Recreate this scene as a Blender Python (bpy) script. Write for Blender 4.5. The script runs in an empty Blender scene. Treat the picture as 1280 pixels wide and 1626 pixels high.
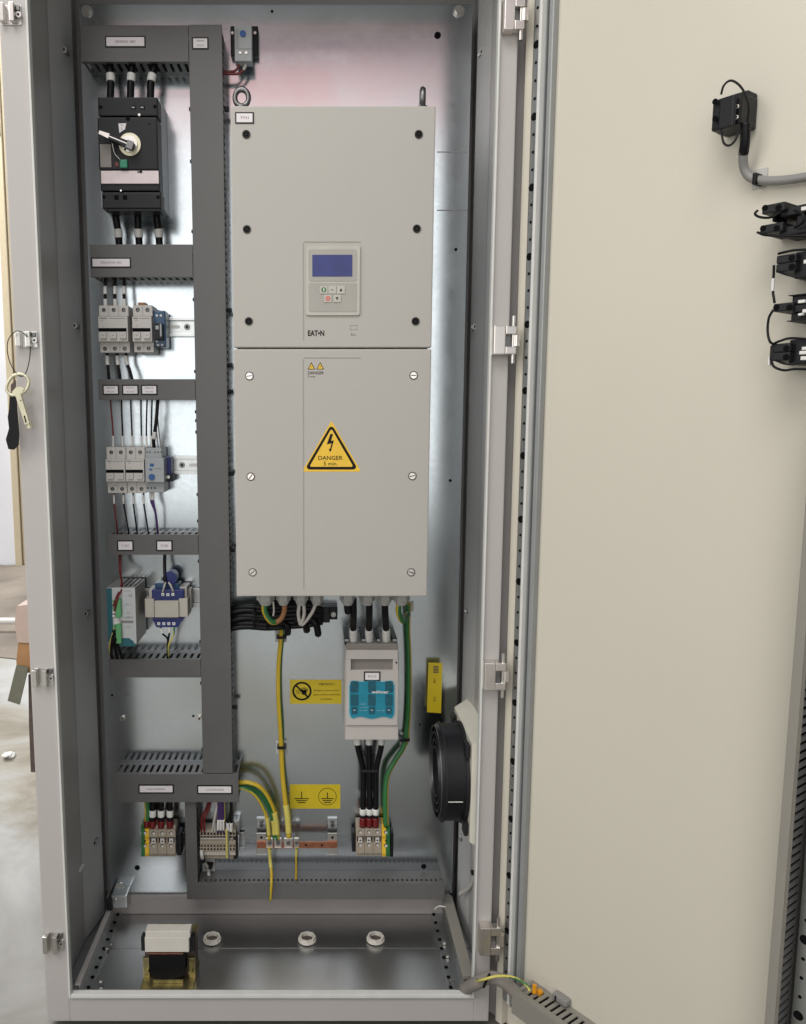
import bpy, bmesh, math, random
from mathutils import Vector, Matrix
random.seed(7)
S = bpy.context.scene
COL = S.collection

# ------------------------------------------------------------------ camera, world, lamps
F, PX, PY, PIT = 1303.0, 505.0, 837.7, 0.1325
CAM = Vector((0.0801, -1.296, 0.9638))
cd = bpy.data.cameras.new('camera'); co = bpy.data.objects.new('camera', cd); COL.objects.link(co)
co.location = CAM; co.rotation_euler = (math.pi/2 - PIT, 0, 0)
cd.sensor_fit = 'VERTICAL'; cd.sensor_height = 36.0; cd.lens = F/1626*36
cd.shift_x = (640-PX)/1626; cd.shift_y = (PY-813)/1626
cd.clip_start = 0.05; cd.clip_end = 200
S.camera = co

W = bpy.data.worlds.new('World'); S.world = W; W.use_nodes = True
bg = W.node_tree.nodes['Background']
bg.inputs[0].default_value = (0.66, 0.83, 1.0, 1); bg.inputs[1].default_value = 0.17

def area(name, loc, target, sx, sy, power, color):
    l = bpy.data.lights.new(name, 'AREA'); l.shape = 'RECTANGLE'; l.size = sx; l.size_y = sy
    l.energy = power; l.color = color
    o = bpy.data.objects.new(name, l); COL.objects.link(o); o.location = loc
    d = Vector(target) - Vector(loc)
    o.rotation_euler = d.to_track_quat('-Z', 'Y').to_euler()
    return o
# the open daylight gateway behind the photographer, its warm lintel, and added fill lamps
area('daylight_gateway', (-0.40, -4.0, 1.60), (-0.40, 0, 1.60), 2.9, 2.58, 43, (1.0, 0.98, 0.94))
area('warm_wall_above_gateway', (-0.40, -4.0, 3.10), (-0.40, 0, 3.10), 3.2, 0.44, 4.6, (1.0, 0.48, 0.41))
area('added_side_fill', (-3.0, -2.0, 2.3), (0.5, 0, 0.9), 2.0, 2.4, 56, (1.0, 0.945, 0.865))  # added unseen lamp for the light arriving from the left
area('added_front_fill', (-0.9, -2.6, 4.3), (-0.3, 0.0, 0.8), 3.0, 2.0, 112, (1.0, 0.985, 0.96))  # added unseen lamp overhead, lifts the cabinet's front faces
area('added_rear_fill', (-3.2, 3.0, 4.5), (-3.2, 3.0, 0), 4.0, 3.0, 400, (1.0, 0.985, 0.95))  # added unseen lamp, brightens floor and wall behind the cabinet

S.view_settings.view_transform = 'Standard'; S.view_settings.look = 'None'
S.view_settings.exposure = 0.0; S.view_settings.gamma = 1.0; S.view_settings.use_curve_mapping = False

# ------------------------------------------------------------------ helpers
DP = 0.27                      # mounting plate surface (Y); the front opening is at Y = 0
def ray(px, py):
    a = (px-PX)/F; b = -(py-PY)/F; s, c = math.sin(PIT), math.cos(PIT)
    return Vector((a, c + b*s, -s + b*c))
def at(px, py, Y):
    d = ray(px, py); return CAM + d*((Y-CAM.y)/d.y)
def ath(px, py, h): return at(px, py, DP-h)
def atz(px, py, Z):
    d = ray(px, py); return CAM + d*((Z-CAM.z)/d.z)

MATS = {}
def mat(name, col, rough=0.5, metal=0.0, var=0.04, vscale=30, bump=0.0, bscale=200, spec=0.5, rvar=0.0, trans=0.0, coat=0.0, emis=0):
    if name in MATS: return MATS[name]
    m = bpy.data.materials.new(name); m.use_nodes = True; nt = m.node_tree; b = nt.nodes['Principled BSDF']
    b.inputs['Roughness'].default_value = rough; b.inputs['Metallic'].default_value = metal
    b.inputs['Specular IOR Level'].default_value = spec
    if trans: b.inputs['Transmission Weight'].default_value = trans
    if coat: b.inputs['Coat Weight'].default_value = coat; b.inputs['Coat Roughness'].default_value = 0.1
    tc = nt.nodes.new('ShaderNodeTexCoord')
    n = nt.nodes.new('ShaderNodeTexNoise'); n.inputs['Scale'].default_value = vscale; n.inputs['Detail'].default_value = 5
    nt.links.new(tc.outputs['Object'], n.inputs['Vector'])
    mr = nt.nodes.new('ShaderNodeMapRange'); mr.inputs[1].default_value = 0.3; mr.inputs[2].default_value = 0.7
    mr.inputs[3].default_value = 1-var; mr.inputs[4].default_value = 1+var
    nt.links.new(n.outputs[0], mr.inputs[0])
    vm = nt.nodes.new('ShaderNodeVectorMath'); vm.operation = 'SCALE'; vm.inputs[0].default_value = col[:3]
    nt.links.new(mr.outputs[0], vm.inputs['Scale']); nt.links.new(vm.outputs[0], b.inputs['Base Color'])
    if rvar:
        r = nt.nodes.new('ShaderNodeMapRange'); r.inputs[1].default_value = 0.3; r.inputs[2].default_value = 0.7
        r.inputs[3].default_value = rough-rvar; r.inputs[4].default_value = rough+rvar
        nt.links.new(n.outputs[0], r.inputs[0]); nt.links.new(r.outputs[0], b.inputs['Roughness'])
    if bump:
        n2 = nt.nodes.new('ShaderNodeTexNoise'); n2.inputs['Scale'].default_value = bscale; n2.inputs['Detail'].default_value = 3
        nt.links.new(tc.outputs['Object'], n2.inputs['Vector'])
        bp = nt.nodes.new('ShaderNodeBump'); bp.inputs['Strength'].default_value = bump; bp.inputs['Distance'].default_value = 0.001
        nt.links.new(n2.outputs[0], bp.inputs['Height']); nt.links.new(bp.outputs[0], b.inputs['Normal'])
    MATS[name] = m; return m

def galvanised(name, col, r0, r1, spangle=60):
    m = bpy.data.materials.new(name); m.use_nodes = True; nt = m.node_tree; b = nt.nodes['Principled BSDF']
    b.inputs['Metallic'].default_value = 1.0
    tc = nt.nodes.new('ShaderNodeTexCoord')
    v = nt.nodes.new('ShaderNodeTexVoronoi'); v.inputs['Scale'].default_value = spangle
    n = nt.nodes.new('ShaderNodeTexNoise'); n.inputs['Scale'].default_value = 3.2; n.inputs['Detail'].default_value = 3; n.inputs['Roughness'].default_value = 0.5
    f = nt.nodes.new('ShaderNodeTexNoise'); f.inputs['Scale'].default_value = 160; f.inputs['Detail'].default_value = 3
    for x in (v, n, f): nt.links.new(tc.outputs['Object'], x.inputs['Vector'])
    a = nt.nodes.new('ShaderNodeMath'); a.operation = 'MULTIPLY_ADD'; a.inputs[1].default_value = 0.06
    sep = nt.nodes.new('ShaderNodeSeparateColor'); nt.links.new(v.outputs['Color'], sep.inputs[0])
    nt.links.new(sep.outputs[0], a.inputs[0]); nt.links.new(n.outputs[0], a.inputs[2])
    a2 = nt.nodes.new('ShaderNodeMath'); a2.operation = 'MULTIPLY_ADD'; a2.inputs[1].default_value = 0.25
    nt.links.new(f.outputs[0], a2.inputs[0]); nt.links.new(a.outputs[0], a2.inputs[2])
    mr = nt.nodes.new('ShaderNodeMapRange'); mr.inputs[1].default_value = 0.45; mr.inputs[2].default_value = 0.88
    mr.inputs[3].default_value = r0; mr.inputs[4].default_value = r1
    nt.links.new(a2.outputs[0], mr.inputs[0]); nt.links.new(mr.outputs[0], b.inputs['Roughness'])
    mc = nt.nodes.new('ShaderNodeMapRange'); mc.inputs[1].default_value = 0.45; mc.inputs[2].default_value = 0.88
    mc.inputs[3].default_value = 1.05; mc.inputs[4].default_value = 0.93
    nt.links.new(a2.outputs[0], mc.inputs[0])
    vm = nt.nodes.new('ShaderNodeVectorMath'); vm.operation = 'SCALE'; vm.inputs[0].default_value = col[:3]
    nt.links.new(mc.outputs[0], vm.inputs['Scale']); nt.links.new(vm.outputs[0], b.inputs['Base Color'])
    bp = nt.nodes.new('ShaderNodeBump'); bp.inputs['Strength'].default_value = 0.035; bp.inputs['Distance'].default_value = 0.001
    nt.links.new(n.outputs[0], bp.inputs['Height'])
    bp2 = nt.nodes.new('ShaderNodeBump'); bp2.inputs['Strength'].default_value = 0.02; bp2.inputs['Distance'].default_value = 0.0002
    nt.links.new(f.outputs[0], bp2.inputs['Height']); nt.links.new(bp.outputs[0], bp2.inputs['Normal'])
    nt.links.new(bp2.outputs[0], b.inputs['Normal'])
    MATS[name] = m; return m

galvanised('zinc_plate', (0.55, 0.60, 0.635), 0.14, 0.26, 110)
galvanised('zinc_floor', (0.52, 0.52, 0.515), 0.27, 0.40)
galvanised('zinc_part', (0.55, 0.57, 0.57), 0.25, 0.40, 120)
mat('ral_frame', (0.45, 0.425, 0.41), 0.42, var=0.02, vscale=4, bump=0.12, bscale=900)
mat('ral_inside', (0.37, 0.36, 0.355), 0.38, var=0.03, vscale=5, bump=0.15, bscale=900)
mat('ral_rear_lit', (0.44, 0.44, 0.44), 0.45, var=0.03, vscale=5, bump=0.15, bscale=900)  # inside paint again, gloss on the rear profile put into the colour
mat('door_paint', (0.61, 0.575, 0.49), 0.42, var=0.022, vscale=1.8, bump=0.2, bscale=520, rvar=0.07)
mat('drive_paint', (0.435, 0.415, 0.38), 0.5, var=0.02, vscale=4, bump=0.22, bscale=800, rvar=0.06)
mat('drive_line', (0.33, 0.31, 0.28), 0.6)
mat('keypad', (0.47, 0.45, 0.40), 0.4)
mat('keypad_dark', (0.36, 0.345, 0.31), 0.4)
mat('duct_grey', (0.105, 0.102, 0.100), 0.42, var=0.07, vscale=14, rvar=0.06, bump=0.1, bscale=500)
mat('duct_light', (0.25, 0.235, 0.205), 0.45, var=0.04, vscale=8)
mat('black_plastic', (0.009, 0.009, 0.011), 0.45, spec=0.3, bump=0.1, bscale=600)
mat('black_part', (0.014, 0.014, 0.016), 0.5, spec=0.3)
mat('black_cable', (0.005, 0.005, 0.006), 0.42, spec=0.25, bump=0.1)
mat('dark_hole', (0.004, 0.004, 0.005), 0.8, spec=0.1)
mat('mcb_grey', (0.55, 0.525, 0.495), 0.42)
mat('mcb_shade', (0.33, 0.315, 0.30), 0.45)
mat('mccb_side', (0.50, 0.55, 0.58), 0.4)
mat('relay_grey', (0.36, 0.38, 0.39), 0.4)
mat('navy', (0.010, 0.020, 0.13), 0.35, var=0.15)
mat('relay_blue', (0.012, 0.06, 0.14), 0.3, var=0.1)
mat('knob_blue', (0.012, 0.09, 0.28), 0.4)
mat('white_mark', (0.72, 0.71, 0.68), 0.5)
mat('label_white', (0.74, 0.70, 0.71), 0.28)
mat('ink', (0.010, 0.008, 0.008), 0.6, spec=0.2)
mat('ink_grey', (0.22, 0.20, 0.21), 0.6)
mat('steel', (0.62, 0.61, 0.58), 0.28, 1.0, var=0.06)
mat('nickel', (0.78, 0.73, 0.69), 0.30, 1.0, var=0.08)
mat('dark_steel', (0.20, 0.20, 0.20), 0.40, 1.0, var=0.1)
mat('screw_dark', (0.014, 0.012, 0.011), 0.5, spec=0.3)
mat('sign_yellow', (0.58, 0.44, 0.012), 0.42)
mat('warn_yellow', (0.80, 0.50, 0.035), 0.42)
mat('pe_yellow', (0.52, 0.36, 0.02), 0.40)
mat('pe_green', (0.025, 0.15, 0.045), 0.40)
mat('pe_tape', (0.60, 0.52, 0.12), 0.4)
mat('red_wire', (0.14, 0.008, 0.009), 0.35)
mat('purple_wire', (0.06, 0.02, 0.13), 0.4)
mat('brown_wire', (0.30, 0.13, 0.045), 0.4)
mat('white_wire', (0.48, 0.46, 0.43), 0.4)
mat('grey_cable', (0.24, 0.235, 0.225), 0.45)
mat('grey_sleeve', (0.24, 0.215, 0.195), 0.5, bump=0.2, bscale=900)
mat('gland', (0.40, 0.40, 0.385), 0.4)
mat('switch_white', (0.50, 0.465, 0.44), 0.38)
mat('switch_taupe', (0.22, 0.20, 0.18), 0.4)
mat('cyan', (0.008, 0.22, 0.32), 0.18, var=0.12, vscale=60)
mat('cyan_dark', (0.006, 0.09, 0.13), 0.2, var=0.2, vscale=90)
mat('cyan_rim', (0.30, 0.48, 0.52), 0.3)
mat('teal', (0.008, 0.10, 0.13), 0.35)
mat('psu_face', (0.50, 0.52, 0.53), 0.35, 0.2)
mat('psu_steel', (0.42, 0.40, 0.37), 0.42, 0.7)
mat('conn_green', (0.10, 0.34, 0.13), 0.4)
mat('core_beige', (0.47, 0.44, 0.38), 0.5)
mat('terminal_beige', (0.34, 0.29, 0.225), 0.45)
mat('copper', (0.40, 0.17, 0.105), 0.48, 1.0, var=0.2, vscale=90)
mat('fan_housing', (0.62, 0.60, 0.52), 0.45)
mat('yellow_zinc', (0.34, 0.30, 0.16), 0.38, 0.9, var=0.35, vscale=60)
mat('seal_green', (0.02, 0.22, 0.13), 0.45)
mat('marker_pink', (0.72, 0.62, 0.62), 0.3, var=0.08, vscale=40)
mat('orange', (0.75, 0.32, 0.01), 0.4)
mat('screen', (0.022, 0.032, 0.17), 0.22, var=0.15, spec=0.4)
mat('red_key', (0.62, 0.13, 0.10), 0.4)
mat('pad', (0.46, 0.46, 0.44), 0.3)
mat('nut_white', (0.58, 0.55, 0.50), 0.45)
mat('profile_grey', (0.30, 0.31, 0.31), 0.4, 0.3)
mat('rear_sill', (0.30, 0.275, 0.265), 0.42)
mat('key_metal', (0.66, 0.63, 0.46), 0.36, 0.5, var=0.1)
mat('foam', (0.62, 0.62, 0.60), 0.6)
mat('cream', (0.55, 0.47, 0.33), 0.6)
mat('cardboard', (0.38, 0.20, 0.09), 0.8, var=0.1)
mat('pink_wrap', (0.50, 0.38, 0.33), 0.5, var=0.1)
mat('olive', (0.15, 0.15, 0.11), 0.7, var=0.1)
mat('brown_wood', (0.09, 0.065, 0.055), 0.7, var=0.2)
mat('wall_white', (0.72, 0.73, 0.78), 0.8, var=0.05, vscale=2)
mat('mud', (0.20, 0.17, 0.14), 0.9, var=0.35, vscale=3)

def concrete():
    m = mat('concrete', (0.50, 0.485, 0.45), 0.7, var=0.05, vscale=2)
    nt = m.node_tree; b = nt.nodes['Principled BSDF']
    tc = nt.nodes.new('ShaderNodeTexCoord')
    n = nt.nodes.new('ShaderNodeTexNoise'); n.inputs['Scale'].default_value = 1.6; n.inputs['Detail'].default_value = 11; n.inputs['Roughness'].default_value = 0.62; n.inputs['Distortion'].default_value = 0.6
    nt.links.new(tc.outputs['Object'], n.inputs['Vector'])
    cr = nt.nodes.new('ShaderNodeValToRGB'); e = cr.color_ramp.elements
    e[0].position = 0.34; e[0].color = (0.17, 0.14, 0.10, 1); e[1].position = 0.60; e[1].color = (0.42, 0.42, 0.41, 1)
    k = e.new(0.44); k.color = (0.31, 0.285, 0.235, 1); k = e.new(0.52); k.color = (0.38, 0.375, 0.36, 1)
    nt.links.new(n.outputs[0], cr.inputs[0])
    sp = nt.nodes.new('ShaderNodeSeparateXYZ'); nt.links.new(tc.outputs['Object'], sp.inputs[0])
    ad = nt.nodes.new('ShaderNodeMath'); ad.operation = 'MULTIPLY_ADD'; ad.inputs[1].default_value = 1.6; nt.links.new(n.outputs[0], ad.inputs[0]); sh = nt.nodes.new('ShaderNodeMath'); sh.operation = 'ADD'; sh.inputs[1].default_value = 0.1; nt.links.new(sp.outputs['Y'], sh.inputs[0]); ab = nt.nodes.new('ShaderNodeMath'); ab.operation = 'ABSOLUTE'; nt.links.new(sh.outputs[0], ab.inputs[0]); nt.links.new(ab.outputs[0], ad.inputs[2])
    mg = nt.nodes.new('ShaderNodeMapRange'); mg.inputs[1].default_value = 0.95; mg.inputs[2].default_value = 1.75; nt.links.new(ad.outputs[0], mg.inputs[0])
    mx = nt.nodes.new('ShaderNodeMix'); mx.data_type = 'RGBA'; mx.inputs[6].default_value = (0.15, 0.14, 0.125, 1)  # brown floor by the cabinet, with the shade in front put into its colour
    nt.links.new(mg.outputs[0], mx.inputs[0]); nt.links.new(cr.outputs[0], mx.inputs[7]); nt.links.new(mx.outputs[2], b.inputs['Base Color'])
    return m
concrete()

class MB:
    """collects shapes (with materials) and links them as ONE mesh object"""
    def __init__(s): s.v = []; s.f = []; s.m = []; s.sm = []
    def add(s, vs, fs, m, smooth=False, T=None):
        b = len(s.v)
        for p in vs:
            p = Vector(p); s.v.append(T @ p if T is not None else p)
        for f in fs: s.f.append([b+i for i in f]); s.m.append(m); s.sm.append(smooth)
        return s
    def bm(s, bm, m, smooth=False, T=None):
        bm.verts.index_update()
        s.add([v.co.copy() for v in bm.verts], [[v.index for v in f.verts] for f in bm.faces], m, smooth, T); bm.free(); return s
    def box(s, x0, x1, y0, y1, z0, z1, m, bev=0.0, T=None):
        bm = bmesh.new(); bmesh.ops.create_cube(bm, size=1)
        sx, sy, sz = abs(x1-x0), abs(y1-y0), abs(z1-z0)
        for v in bm.verts: v.co = Vector(((x0+x1)/2+v.co.x*sx, (y0+y1)/2+v.co.y*sy, (z0+z1)/2+v.co.z*sz))
        if bev: bmesh.ops.bevel(bm, geom=bm.edges[:], offset=min(bev, sx*.45, sy*.45, sz*.45), segments=2, affect='EDGES', profile=0.6)
        return s.bm(bm, m, False, T)
    def pbox(s, x0, y0, x1, y1, hf, hb, m, bev=0.0):
        """box given by its front face in the picture (rows/columns at its own middle), hf/hb metres off the plate"""
        xm, ym = (x0+x1)/2, (y0+y1)/2
        return s.box(ath(x0, ym, hf).x, ath(x1, ym, hf).x, DP-hf, DP-hb, ath(xm, y1, hf).z, ath(xm, y0, hf).z, m, bev)
    def cyl(s, c, ax, r, l, m, seg=24, r2=None, T=None, caps=True, smooth=True, inner=0):
        """cylinder from c along ax for l; inner>0 makes a ring"""
        ax = Vector(ax).normalized(); q = ax.to_track_quat('Z', 'Y'); c = Vector(c); r2 = r if r2 is None else r2
        V = []
        for rr, t in ((r, 0), (r2, l)):
            for i in range(seg):
                a = 2*math.pi*i/seg; V.append(c + q @ Vector((rr*math.cos(a), rr*math.sin(a), t)))
        side = [[i, (i+1) % seg, seg+(i+1) % seg, seg+i] for i in range(seg)]
        if inner:
            k = len(V)
            for rr, t in ((inner, 0), (inner, l)):
                for i in range(seg):
                    a = 2*math.pi*i/seg; V.append(c + q @ Vector((rr*math.cos(a), rr*math.sin(a), t)))
            s.add(V, side + [[k+seg+i, k+seg+(i+1) % seg, k+(i+1) % seg, k+i] for i in range(seg)], m, smooth, T)
            s.add(V, [[i, k+i, k+(i+1) % seg, (i+1) % seg] for i in range(seg)] + [[seg+i, seg+(i+1) % seg, k+seg+(i+1) % seg, k+seg+i] for i in range(seg)], m, False, T)
            return s
        s.add(V, side, m, smooth, T)
        if caps: s.add(V, [list(range(seg))[::-1], list(range(seg, 2*seg))], m, False, T)
        return s
    def tube(s, pts, r, m, seg=10, m2=None, twist=0.0, phase=0.0, part=0.5, sub=8, caps=True):
        P = spline([Vector(p) for p in pts], sub); n = len(P)
        V = []; fr = None
        for i, p in enumerate(P):
            t = (P[min(i+1, n-1)] - P[max(i-1, 0)]).normalized()
            if fr is None: fr = t.cross(Vector((0.1, 1, 0.07))).normalized()
            fr = (fr - t*fr.dot(t)).normalized(); b = t.cross(fr)
            for k in range(seg):
                a = 2*math.pi*k/seg; V.append(p + fr*(r*math.cos(a)) + b*(r*math.sin(a)))
        F1, F2 = [], []
        for i in range(n-1):
            for k in range(seg):
                f = [i*seg+k, i*seg+(k+1) % seg, (i+1)*seg+(k+1) % seg, (i+1)*seg+k]
                if m2 is not None and ((k/seg + phase + twist*i/max(1, n-1)) % 1.0) < part: F2.append(f)
                else: F1.append(f)
        b0 = len(s.v); s.add(V, F1, m, True)
        if F2:
            for f in F2: s.f.append([b0+i for i in f]); s.m.append(m2); s.sm.append(True)
        if caps:
            for f in (list(range(seg))[::-1], [(n-1)*seg+k for k in range(seg)]):
                s.f.append([b0+i for i in f]); s.m.append(m); s.sm.append(False)
        return s
    def prism(s, pts2, y0, y1, m, T=None, smooth=False):
        """outline in X,Z extruded between y0 and y1"""
        n = len(pts2); V = [(p[0], y0, p[1]) for p in pts2] + [(p[0], y1, p[1]) for p in pts2]
        return s.add(V, [list(range(n)), list(range(n, 2*n))[::-1]] + [[i, n+i, n+(i+1) % n, (i+1) % n] for i in range(n)], m, smooth, T)
    def text(s, body, cx, cz, y, h, m, w=None, bold=0.0, T=None, rot=0.0, align='CENTER'):
        c = bpy.data.curves.new('lettering', 'FONT'); c.body = body; c.size = 1; c.align_x = align; c.align_y = 'CENTER'
        c.resolution_u = 3; c.offset = bold
        o = bpy.data.objects.new('lettering', c); COL.objects.link(o)
        dg = bpy.context.evaluated_depsgraph_get(); me = bpy.data.meshes.new_from_object(o.evaluated_get(dg))
        xs = [v.co.x for v in me.vertices]; ys = [v.co.y for v in me.vertices]
        if xs:
            hh = max(ys)-min(ys); ww = max(xs)-min(xs); my = (max(ys)+min(ys))/2; mx = (max(xs)+min(xs))/2
            ky = h/hh; kx = ky if w is None else w/ww
            ca, sa = math.cos(rot), math.sin(rot)
            V = []
            for v in me.vertices:
                a = (v.co.x-(mx if align == 'CENTER' else min(xs)))*kx; b = (v.co.y-my)*ky
                V.append((cx+a*ca-b*sa, y, cz+a*sa+b*ca))
            s.add(V, [list(p.vertices) for p in me.polygons], m, False, T)
        COL.objects.unlink(o); bpy.data.objects.remove(o); bpy.data.curves.remove(c); bpy.data.meshes.remove(me)
        return s
    def build(s, name, parent=None, bev=None):
        org = ORG.get(parent.name, Vector()) if parent else Vector()
        me = bpy.data.meshes.new(name)
        me.from_pydata([tuple(p-org) for p in s.v], [], s.f)
        names = []
        for m in s.m:
            if m not in names: names.append(m)
        for n_ in names: me.materials.append(MATS[n_])
        idx = {n_: i for i, n_ in enumerate(names)}
        for p, m, sm in zip(me.polygons, s.m, s.sm): p.material_index = idx[m]; p.use_smooth = sm
        me.update()
        o = bpy.data.objects.new(name, me); COL.objects.link(o)
        if parent: o.parent = parent
        ORG[o.name] = org
        return o

ORG = {}
def spline(P, sub):
    if len(P) < 3: return P
    Q = [P[0]*2-P[1]] + P + [P[-1]*2-P[-2]]; out = []
    for i in range(1, len(Q)-2):
        a, b, c, d = Q[i-1], Q[i], Q[i+1], Q[i+2]
        for k in range(sub):
            t = k/sub
            out.append(0.5*((2*b)+(c-a)*t+(2*a-5*b+4*c-d)*t*t+(3*b-a-3*c+d)*t**3))
    out.append(P[-1]); return out

def tag(o, label=None, cat=None, group=None, kind=None):
    if label: o['label'] = label
    if cat: o['category'] = cat
    if group: o['group'] = group
    if kind: o['kind'] = kind
    return o
def thing(name, label, cat, loc, group=None):
    o = bpy.data.objects.new(name, None); COL.objects.link(o); o.location = loc
    o.empty_display_size = 0.02; ORG[o.name] = Vector(loc)
    return tag(o, label, cat, group)
def one(name, mb, label, cat, group=None):
    """a thing that is a single mesh"""
    return tag(mb.build(name), label, cat, group)

def rounded(x0, x1, z0, z1, r, n=5):
    P = []
    for cx, cz, a0 in ((x1-r, z1-r, 0), (x0+r, z1-r, 90), (x0+r, z0+r, 180), (x1-r, z0+r, 270)):
        for k in range(n+1):
            a = math.radians(a0+90*k/n); P.append((cx+r*math.cos(a), cz+r*math.sin(a)))
    return P

# ------------------------------------------------------------------ the setting
FZ = -0.085                                            # hall floor
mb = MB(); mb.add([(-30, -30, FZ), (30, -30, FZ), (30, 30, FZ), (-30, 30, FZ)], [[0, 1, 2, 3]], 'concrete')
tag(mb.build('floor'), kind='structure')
WY = 4.35
mb = MB(); mb.box(-9, 9, WY, WY+0.2, FZ, 5.0, 'wall_white')
tag(mb.build('wall'), kind='structure')
# darker unfinished ground strip along the wall
mb = MB()
zs = [-9+18*i/60 for i in range(61)]
top = [(x, WY-0.01, FZ+0.05+0.02*math.sin(x*7)) for x in zs]; bot = [(x, 2.15+0.10*math.sin(x*3.1)+0.05*math.sin(x*11), FZ+0.004) for x in zs]
mid = [(x, 3.2, FZ+0.04+0.02*math.sin(x*5+1)) for x in zs]; n = len(zs)
mb.add(top+mid+bot, [[i, i+1, n+i+1, n+i] for i in range(n-1)] + [[n+i, n+i+1, 2*n+i+1, 2*n+i] for i in range(n-1)], 'mud', True)
tag(mb.build('ground'), kind='structure')

# door frame of cream wood against the far wall
def wallx(px, py, Y): return at(px, py, Y).x
t = thing('door_frame', 'cream painted door frame upright against the white wall far behind the cabinet', 'door frame', (wallx(14, 500, WY), WY-0.03, FZ))
xa, xb = wallx(5, 500, WY-0.05), wallx(23, 500, WY-0.05)
mb = MB(); mb.box(xa, xb-0.03, WY-0.05, WY, FZ, 4.6, 'cream', 0.004); mb.build('post', t)
mb = MB(); mb.box(xb-0.026, xb+0.03, WY-0.03, WY, FZ, 4.6, 'cream', 0.004); mb.build('casing', t)
# white pipe lying on the ground
p = atz(-60, 985, FZ+.07); q = atz(38, 987, FZ+.07)
mb = MB(); mb.tube([p, (p+q)/2, q+Vector((0.5, 0, 0))], 0.017, 'white_mark'); one('drain_pipe', mb, 'white plastic pipe lying across the brown ground behind the cabinet', 'pipe')
# dark wall switch seen at the picture edge
a = at(-14, 196, WY-0.03); b = at(4, 220, WY-0.03)
mb = MB(); mb.box(a.x, b.x, WY-0.05, WY, b.z, a.z, 'black_plastic', 0.004); mb.box(a.x, b.x-0.004, WY-0.04, WY, b.z-0.07, b.z-0.012, 'grey_cable', 0.004)
one('wall_switch', mb, 'small black switch box high on the far wall at the left', 'switch')

# wrapped package leaning behind the cabinet's left flank
PK = 0.62
t = thing('wrapped_package', 'carton in pale pink wrapping with a drooping grey flap behind the left of the cabinet', 'package', at(60, 1070, PK))
def quadbox(pts, Y0, Y1, m, nm):
    mb = MB(); mb.prism([(at(x, y, Y0).x, at(x, y, Y0).z) for x, y in pts], Y0, Y1, m); return mb.build(nm, t)
quadbox([(27, 962), (90, 956), (90, 1024), (28, 1020), (23, 990), (25, 975)], PK-0.03, PK+0.14, 'pink_wrap', 'wrapping')
quadbox([(29, 1020), (90, 1024), (90, 1072), (27, 1067), (26, 1050)], PK-0.025, PK+0.13, 'cardboard', 'carton')
quadbox([(26, 1056), (45, 1060), (31, 1119), (12, 1113)], PK-0.034, PK-0.030, 'olive', 'flap')
mb = MB(); mb.prism([(at(x, y, PK).x, at(x, y, PK).z) for x, y in [(45, 1072), (90, 1072), (90, 1228), (49, 1226), (46, 1150)]], PK+0.0, PK+0.04, 'brown_wood')
one('wooden_board', mb, 'dark brown board standing upright under the pink package', 'board')
c = atz(14, 1203, FZ)
mb = MB()
for i in range(7):
    a_ = i*0.9; mb.box(c.x+.010*math.cos(a_)-.008, c.x+.010*math.cos(a_)+.008, c.y+.016*math.sin(a_)-.01, c.y+.016*math.sin(a_)+.01, FZ+.001+i*.002, FZ+.006+i*.002, 'white_mark', 0.002)
one('paper_scrap', mb, 'small white crumpled scrap lying on the pale concrete left of the cabinet', 'scrap')

# ------------------------------------------------------------------ the cabinet
XL, XR, WI = -0.349, 0.349, 0.372
ZO = at(430, 1571.5, 0.008).z                                # bottom edge of the opening
ZTOP = 1.83
ZBOT = at(430, 1622, 0).z
FLO = -0.042                                           # inside floor
cab = thing('electrical_cabinet', 'tall pale grey steel control cabinet with its door open and all equipment on view', 'cabinet', (0, 0.13, ZBOT))
XO = 0.3895
mb = MB()
for s in (-1, 1):
    mb.box(s*0.3487, -XO if s < 0 else 0.3755, 0, 0.008, ZBOT, ZTOP, 'ral_frame', 0.002)
mb.box(-0.3487, 0.3487, 0, 0.008, ZBOT+0.001, ZO-0.0006, 'ral_frame')
mb.box(-0.3487, 0.3487, 0, 0.008, 1.76, ZTOP, 'ral_frame')
mb.build('front_frame', cab)
mb = MB()
for s in (-1, 1): mb.box(s*0.3450, s*0.3485, -0.005, 0.0083, ZO-0.007, 1.765, 'foam', 0.0012)
mb.box(-0.3448, 0.3448, -0.005, 0.0083, ZO-0.007, ZO, 'foam', 0.0012)
mb.build('sealing_lip', cab)
for s in (-1, 1):
    mb = MB(); mb.box(s*WI, s*(XO-0.001) if s < 0 else 0.3752, 0.0085, 0.36, ZBOT, ZTOP, 'ral_inside'); mb.build('side_panel', cab)
    xe = 0.3565 if s < 0 else 0.3640
    mb = MB(); mb.add([(s*(WI-.0003), 0.176, FLO+.003), (s*xe, 0.262, FLO+.003), (s*xe, 0.266, FLO+.003), (s*(WI-.0003), 0.266, FLO+.003), (s*(WI-.0003), 0.176, 1.76), (s*xe, 0.262, 1.76), (s*xe, 0.266, 1.76), (s*(WI-.0003), 0.266, 1.76)],
        [[0, 1, 2, 3], [4, 5, 6, 7], [0, 1, 5, 4], [1, 2, 6, 5], [2, 3, 7, 6], [3, 0, 4, 7]], 'ral_rear_lit'); mb.build('rear_profile', cab)
mb = MB(); mb.box(-WI, WI, 0.346, 0.36, ZBOT, ZTOP, 'ral_inside'); mb.build('back_panel', cab)
mb = MB(); mb.box(-WI, WI, 0.0085, 0.345, 1.765, ZTOP, 'ral_inside'); mb.build('roof_panel', cab)
yseam = atz(430, 1506, FLO).y
mb = MB(); mb.box(-WI+.001, WI-.001, 0.0088, yseam-0.0004, FLO-0.02, FLO, 'zinc_floor'); mb.build('floor_panel', cab)
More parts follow.
